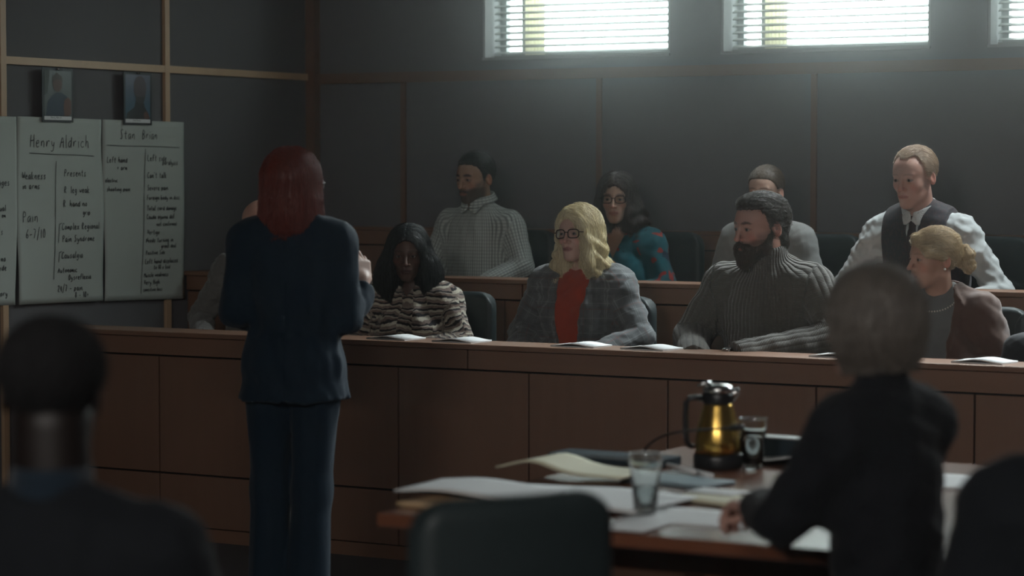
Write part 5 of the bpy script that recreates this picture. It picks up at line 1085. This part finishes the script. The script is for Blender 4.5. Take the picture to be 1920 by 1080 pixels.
# ---------------------------------------------------------------- flip-chart sheets with handwriting, photographs
G = {  # pen strokes in a 0..1 wide, 0..1 high cell (x-height .55, descenders below 0)
'a': [[(.8, .5), (.4, .55), (.1, .3), (.25, .02), (.6, .1), (.8, .5), (.78, .15), (.95, .0)]], 'b': [[(.15, 1), (.15, 0), (.6, .0), (.8, .3), (.5, .52), (.15, .3)]], 'c': [[(.8, .48), (.4, .55), (.12, .25), (.4, .0), (.85, .1)]], 'd': [[(.8, .5), (.4, .52), (.12, .25), (.4, .0), (.78, .2), (.82, 1), (.82, 0)]],
'e': [[(.12, .28), (.8, .32), (.65, .55), (.3, .52), (.12, .25), (.4, .0), (.85, .1)]], 'f': [[(.85, .9), (.55, 1), (.45, .7), (.42, 0)], [(.15, .52), (.75, .55)]], 'g': [[(.8, .5), (.4, .55), (.12, .3), (.4, .05), (.78, .3), (.8, .5), (.75, -.25), (.4, -.35), (.15, -.2)]], 'h': [[(.15, 1), (.15, 0), (.2, .4), (.55, .55), (.75, .4), (.8, 0)]],
'i': [[(.45, .52), (.5, 0)], [(.47, .75), (.49, .78)]], 'j': [[(.5, .52), (.5, -.25), (.2, -.3)]], 'k': [[(.15, 1), (.15, 0)], [(.75, .55), (.2, .25), (.8, 0)]], 'l': [[(.45, 1), (.45, .1), (.6, 0)]], 'm': [[(.05, .52), (.07, 0), (.15, .45), (.4, .5), (.45, 0), (.5, .45), (.8, .5), (.9, 0)]], 'n': [[(.12, .52), (.15, 0), (.25, .45), (.6, .55), (.78, .3), (.8, 0)]],
'o': [[(.45, .55), (.12, .3), (.4, .0), (.8, .2), (.7, .5), (.45, .55)]], 'p': [[(.15, .55), (.12, -.35), (.15, .4), (.55, .55), (.8, .3), (.5, .02), (.15, .1)]], 'q': [[(.8, .5), (.4, .55), (.12, .3), (.4, .02), (.8, .3), (.8, -.35)]], 'r': [[(.2, .52), (.22, 0), (.28, .38), (.55, .55), (.8, .48)]], 's': [[(.75, .5), (.4, .55), (.25, .4), (.65, .2), (.6, .02), (.15, .05)]], 't': [[(.45, .9), (.45, .08), (.75, .02)], [(.15, .58), (.8, .6)]],
'u': [[(.15, .52), (.18, .1), (.45, 0), (.75, .2), (.78, .52), (.82, 0)]], 'v': [[(.1, .52), (.45, 0), (.85, .55)]], 'w': [[(.05, .52), (.25, 0), (.48, .4), (.7, 0), (.95, .55)]], 'x': [[(.15, .52), (.8, 0)], [(.8, .55), (.1, 0)]], 'y': [[(.15, .52), (.25, .15), (.6, .1), (.8, .5), (.65, -.2), (.3, -.35), (.1, -.25)]], 'z': [[(.15, .5), (.8, .52), (.15, .02), (.85, .02)]],
'A': [[(.05, 0), (.5, 1), (.9, 0)], [(.2, .4), (.8, .42)]], 'B': [[(.15, 0), (.15, 1), (.65, .9), (.65, .6), (.2, .52), (.8, .4), (.75, .08), (.15, 0)]], 'C': [[(.85, .85), (.5, 1), (.12, .6), (.2, .1), (.55, 0), (.9, .15)]], 'D': [[(.15, 0), (.15, 1), (.7, .8), (.85, .4), (.6, .05), (.15, 0)]], 'F': [[(.85, 1), (.2, .98), (.15, 0)], [(.18, .52), (.7, .55)]], 'H': [[(.12, 1), (.1, 0)], [(.8, 1), (.82, 0)], [(.1, .5), (.82, .55)]], 'L': [[(.2, 1), (.12, .05), (.85, .02)]],
'M': [[(.05, 0), (.12, 1), (.5, .4), (.88, 1), (.95, 0)]], 'P': [[(.15, 0), (.15, 1), (.75, .9), (.75, .55), (.18, .48)]], 'R': [[(.15, 0), (.15, 1), (.75, .9), (.7, .55), (.18, .5), (.85, 0)]], 'S': [[(.8, .9), (.45, 1), (.2, .75), (.7, .4), (.65, .05), (.12, .08)]], 'T': [[(.05, 1), (.95, .97)], [(.5, 1), (.48, 0)]], 'V': [[(.08, 1), (.48, 0), (.9, 1)]], 'W': [[(.03, 1), (.25, 0), (.5, .7), (.75, 0), (.97, 1)]], 'E': [[(.85, 1), (.15, .97), (.12, .02), (.85, .0)], [(.13, .5), (.7, .52)]], 'N': [[(.1, 0), (.12, 1), (.82, 0), (.85, 1)]],
'0': [[(.5, 1), (.15, .6), (.25, .05), (.7, .05), (.85, .6), (.5, 1)]], '1': [[(.35, .85), (.5, 1), (.48, 0)]], '2': [[(.15, .8), (.5, 1), (.8, .75), (.15, .02), (.88, .0)]], '4': [[(.65, 0), (.68, 1), (.1, .35), (.9, .38)]], '6': [[(.75, 1), (.25, .6), (.15, .15), (.5, 0), (.8, .2), (.6, .48), (.2, .3)]], '7': [[(.1, 1), (.85, .98), (.4, 0)]], '8': [[(.7, .8), (.45, 1), (.25, .75), (.75, .3), (.5, 0), (.15, .25), (.7, .8)]],
'/': [[(.75, 1.25), (.2, -.25)]], '-': [[(.15, .35), (.8, .38)]], '.': [[(.4, .02), (.46, .04)]], '+': [[(.5, .65), (.5, .1)], [(.15, .38), (.85, .4)]], "'": [[(.5, 1), (.45, .8)]], '[': [[(.7, 1.1), (.3, 1.05), (.3, -.1), (.6, -.15)]]}
rng = random.Random(4)
def write(bm, text, u, v, h, adv=.62, slant=.12, wt=.0035, jit=.05):
    """strokes as narrow raised ribbons in the sheet's own plane (u right, v up)"""
    x = u
    for ch in text:
        if ch == ' ': x += h * adv * .8; continue
        cw = h * adv * (.55 if ch in "il.'1" else 1.0)
        for st in G.get(ch, G['o']):
            pts = [(x + (a + slant * b) * cw * .86 + rng.uniform(-jit, jit) * h * .5, v + b * h + rng.uniform(-jit, jit) * h * .5) for a, b in st]
            sm = []   # round the corners a little
            for k in range(len(pts)):
                if 0 < k < len(pts) - 1:
                    p0, p1, p2 = pts[k - 1], pts[k], pts[k + 1]; sm += [((p1[0] * 3 + p0[0]) / 4, (p1[1] * 3 + p0[1]) / 4), ((p1[0] * 3 + p2[0]) / 4, (p1[1] * 3 + p2[1]) / 4)]
                else: sm.append(pts[k])
            ribbon(bm, sm, wt)
        x += cw
def ribbon(bm, pts, wt, z=.0026):
    L, R = [], []
    for k, p in enumerate(pts):
        a = pts[max(k - 1, 0)]; b = pts[min(k + 1, len(pts) - 1)]; dx, dy = b[0] - a[0], b[1] - a[1]; l = math.hypot(dx, dy) or 1; nx, ny = -dy / l * wt / 2, dx / l * wt / 2
        L.append(bm.verts.new((p[0] + nx, -z - wrinkle(p[0] + nx, p[1] + ny), p[1] + ny))); R.append(bm.verts.new((p[0] - nx, -z - wrinkle(p[0] - nx, p[1] - ny), p[1] - ny)))
    for k in range(len(pts) - 1): bm.faces.new((L[k], R[k], R[k + 1], L[k + 1]))
def wrinkle(u, v): return .0035 * math.sin(u * 9 + v * 3) + .0025 * math.sin(v * 11 - u * 4 + 1) + .0035
# sheet frame: local x = along the wall to the right (+Y), local z = up, local -y = out of the wall (+X)
def wall_u(px, py=400): q = atX(px, py, WALL_X + .02); return q
def chart(x0, x1, label, lines, rules, ztl, ztr, zbl, zbr):
    a = atX(x0, ztl, WALL_X + .02); b = atX(x1, ztr, WALL_X + .02); c = atX(x0, zbl, WALL_X + .02); d = atX(x1, zbr, WALL_X + .02)
    Wd = b[1] - a[1]; root = empty('flip_chart_sheet', (WALL_X + .020, a[1], 0), math.radians(90), label=label, cat='paper sheet', group='flip-chart sheets on the left wall')
    bm = bmesh.new(); nx, nz = 24, 30; g = []
    for i in range(nx + 1):
        u = i / nx; g.append([]) 
        for k in range(nz + 1):
            v = k / nz; zt = a[2] * (1 - u) + b[2] * u; zb_ = c[2] * (1 - u) + d[2] * u; z = zb_ + (zt - zb_) * v; x = Wd * u + .006 * math.sin(v * 5 + x0) * (u - .5) * 2
            g[-1].append(bm.verts.new((x, -wrinkle(x, z), z)))
    for i in range(nx):
        for k in range(nz): bm.faces.new((g[i][k], g[i + 1][k], g[i + 1][k + 1], g[i][k + 1]))
    sh_ = mesh_obj('sheet', bm, M_SHEET, root, True); md = sh_.modifiers.new('t', 'SOLIDIFY'); md.thickness = .0012; md.offset = -1 if False else 1
    bm = bmesh.new()
    def uv(px, py): q = atX(px, py, WALL_X + .02); return q[1] - a[1], q[2]
    for t, px, py, hp in lines:   # px, py: left end of the baseline; hp: capital height in pixels
        u, v = uv(px, py); h = hp / 415.0; write(bm, t, u, v, h, adv=.60, wt=.0042)
    for p, q in rules:
        ribbon(bm, [uv(p[0] + (q[0] - p[0]) * k / 30, p[1] + (q[1] - p[1]) * k / 30 + .5 * math.sin(k * .21)) for k in range(31)], .0035, z=.0030)
    ink = mesh_obj('writing', bm, M_INK, root); ink['kind'] = 'stuff'
chart(-52, 27, 'left flip-chart sheet, cut off by the frame edge, only word ends in view', [('ages', -4, 348, 13), ('ual', -2, 396, 12), ('em', 2, 408, 9), ('s', 0, 440, 12), ('no', 0, 491, 12), ('side', -6, 508, 12), ('ory', 0, 556, 12)], [], 216, 219, 575, 572)
chart(30, 190, 'middle flip-chart sheet headed Henry Aldrich, below the left photograph',
      [('Henry', 54, 276, 24), ('Aldrich', 109, 277, 25), ('Weakness', 41, 336, 14), ('in arms', 42, 355, 13), ('Pain', 42, 417, 21), ('6-7/10', 47, 447, 17), ('Presents', 118, 331, 14), ('R. leg weak', 118, 362, 13), ('R. hand no', 116, 388, 13), ('grip', 152, 403, 11), ('Complex Regional', 113, 431, 13), ('Pain Syndrome', 114, 454, 13), ('Causalgia', 113, 485, 13), ('Autonomic', 107, 512, 11), ('Dysreflexia', 127, 525, 11), ('24/7 - pain', 107, 547, 12), ('8 - 10+', 139, 558, 11)],
      [((53, 287), (176, 293)), ((103, 302), (100, 524)), ((109, 420), (107, 455)), ((109, 420), (113, 419)), ((109, 473), (108, 492)), ((109, 473), (113, 472))], 218, 224, 572, 564)
chart(192, 343, 'right flip-chart sheet headed Stan, below the right photograph',
      [('Stan', 222, 261, 20), ('Brian', 263, 261, 19), ('Left hand', 199, 305, 12), ('+ arm', 218, 319, 11), ('electric', 197, 342, 9), ('shooting pain', 200, 359, 10), ('Left side', 274, 302, 13), ('paralysis', 303, 309, 11), ("Can't talk", 274, 334, 12), ('Severe pain', 274, 357, 11), ('Foreign body in disc', 273, 375, 10), ('Total cord damage', 273, 395, 10), ('Cauda equina def.', 272, 411, 10), ('not confirmed', 290, 424, 9), ('Vertigo', 273, 440, 10), ('Needs turning in', 271, 455, 10), ('great deal', 299, 465, 9), ('Positive Side', 271, 478, 9), ('Left hand displaced', 270, 495, 10), ('to 10 x bed', 286, 505, 9), ('Muscle weakness', 269, 520, 9), ('Very High', 269, 534, 10), ('sensitive loss', 268, 547, 8)],
      [((198, 272), (336, 277)), ((270, 279), (264, 551))], 224, 229, 565, 560)
def photo(x0, x1, y0, y1, label, spec):
    a = atX(x0, y0, WALL_X + .035); b = atX(x1, y1, WALL_X + .035); w = b[1] - a[1]; h = a[2] - b[2]
    root = empty('pinned_photograph', (WALL_X + .034, a[1], b[2]), math.radians(90), label=label, cat='photograph', group='photographs pinned above the sheets')
    box('backing_board', (0, -.003, 0), (w, .0, h), flat('dark_card', (.015, .022, .026), .5), root)
    e = w * .06; box('picture', (e, -.0038, h * .12), (w - e, -.0031, h - e), spec['bg'], root)
    box('caption_strip', (e, -.0038, e * .8), (w - e, -.0031, h * .11), M_PAPER, root)
    global _wr; 
    for nm, m, poly in spec['shapes']:
        bm = bmesh.new(); vs = [bm.verts.new((e + (w - 2 * e) * u, -.0042 - .0003 * spec['shapes'].index((nm, m, poly)), h * .12 + (h * .88 - e) * v)) for u, v in poly]; bm.faces.new(vs); bmesh.ops.recalc_face_normals(bm, faces=bm.faces); mesh_obj(nm, bm, m, root)
    bm = bmesh.new(); old = G; write_flat(bm, spec['cap'], w * .5 - len(spec['cap']) * h * .0155, e * .8 + h * .03, h * .034, -.0041); mesh_obj('caption', bm, M_INK, root)
    tube('push_pin', [(w / 2, -.003, h - e * .4), (w / 2, -.012, h - e * .4)], .005, M_STEEL, root)
def write_flat(bm, text, u, v, h, y):
    n0 = len(bm.verts); write(bm, text, u, v, h, adv=.75, wt=h * .16, slant=0, jit=0)
    for i, vv in enumerate(bm.verts): vv.co.y = y
def bgm(name, c1, c2):
    t = NT(name, .3, .5); co = t.n('TexCoord').outputs['Generated']; x, y, z = t.xyz(co); t.col(t.mix(z, c4(c2), c4(c1))); return t.m
circ = lambda cx, cy, rx, ry, n=24: [(cx + rx * math.cos(2 * math.pi * k / n), cy + ry * math.sin(2 * math.pi * k / n)) for k in range(n)]
photo(78, 137, 126, 230, 'left pinned photograph of a person in a blue sleeveless shirt', dict(bg=bgm('photo_backdrop', (.05, .065, .065), (.10, .12, .115)), cap='Henry Aldrich', shapes=[
    ('backdrop_foliage', flat('photo_dark_green', (.03, .045, .04), .5), [(.0, .45), (.12, .5), (.2, 1.0), (0, 1.0)]), ('figure_shirt', flat('photo_blue', (.010, .030, .06), .5), [(.05, .0), (.12, .30), (.30, .46), (.45, .52), (.62, .52), (.82, .44), (.90, .36), (.80, .15), (.82, 0)]),
    ('figure_arm', flat('photo_skin_a', (.12, .045, .028), .5), [(.72, .0), (.70, .22), (.74, .36), (.86, .42), (.98, .34), (.98, .05), (.90, .0)]), ('figure_head', flat('photo_skin_b', (.10, .045, .035), .5), circ(.48, .70, .17, .17)), ('figure_hair', flat('photo_hair', (.05, .035, .03), .5), [(.28, .72), (.30, .86), (.46, .96), (.64, .88), (.68, .74), (.58, .80), (.40, .80)])]))
photo(231, 284, 134, 235, 'right pinned photograph of a bald head and shoulders against blue', dict(bg=bgm('photo_sky', (.09, .10, .16), (.025, .11, .165)), cap='Stan Brian', shapes=[
    ('figure_shoulders', flat('photo_black', (.012, .013, .014), .5), [(.02, .0), (.05, .12), (.35, .26), (.42, .42), (.72, .42), (.78, .26), (.95, .10), (.98, .0)]), ('figure_collar', flat('photo_skin_a', (.12, .045, .028), .5), [(.75, .0), (.74, .14), (.84, .18), (.96, .06), (.97, .0)]),
    ('figure_head', flat('photo_skin_c', (.075, .055, .065), .5), circ(.58, .70, .26, .28)), ('figure_jaw', flat('photo_black2', (.03, .028, .03), .5), [(.38, .55), (.42, .40), (.52, .34), (.66, .34), (.76, .42), (.80, .55), (.70, .50), (.48, .50)])]))
# ---------------------------------------------------------------- thin haze in the room's air
hz_ = box('haze', (WALL_X + .02, ROOM_F + .02, .01), (ROOM_R - .02, WALL_Y - .001, CEIL - .36), None); hz_['kind'] = 'stuff'; tag(hz_, 'thin pale haze filling the room, brightest below the windows', 'haze')
m = bpy.data.materials.new('haze'); m.use_nodes = True; t = m.node_tree; t.nodes.remove(t.nodes['Principled BSDF']); vs_ = t.nodes.new('ShaderNodeVolumeScatter'); vs_.inputs['Density'].default_value = .0155; vs_.inputs['Anisotropy'].default_value = .966; vs_.inputs['Color'].default_value = (1, 1, 1, 1)
t.links.new(vs_.outputs[0], t.nodes['Material Output'].inputs['Volume']); hz_.data.materials.clear(); hz_.data.materials.append(m)
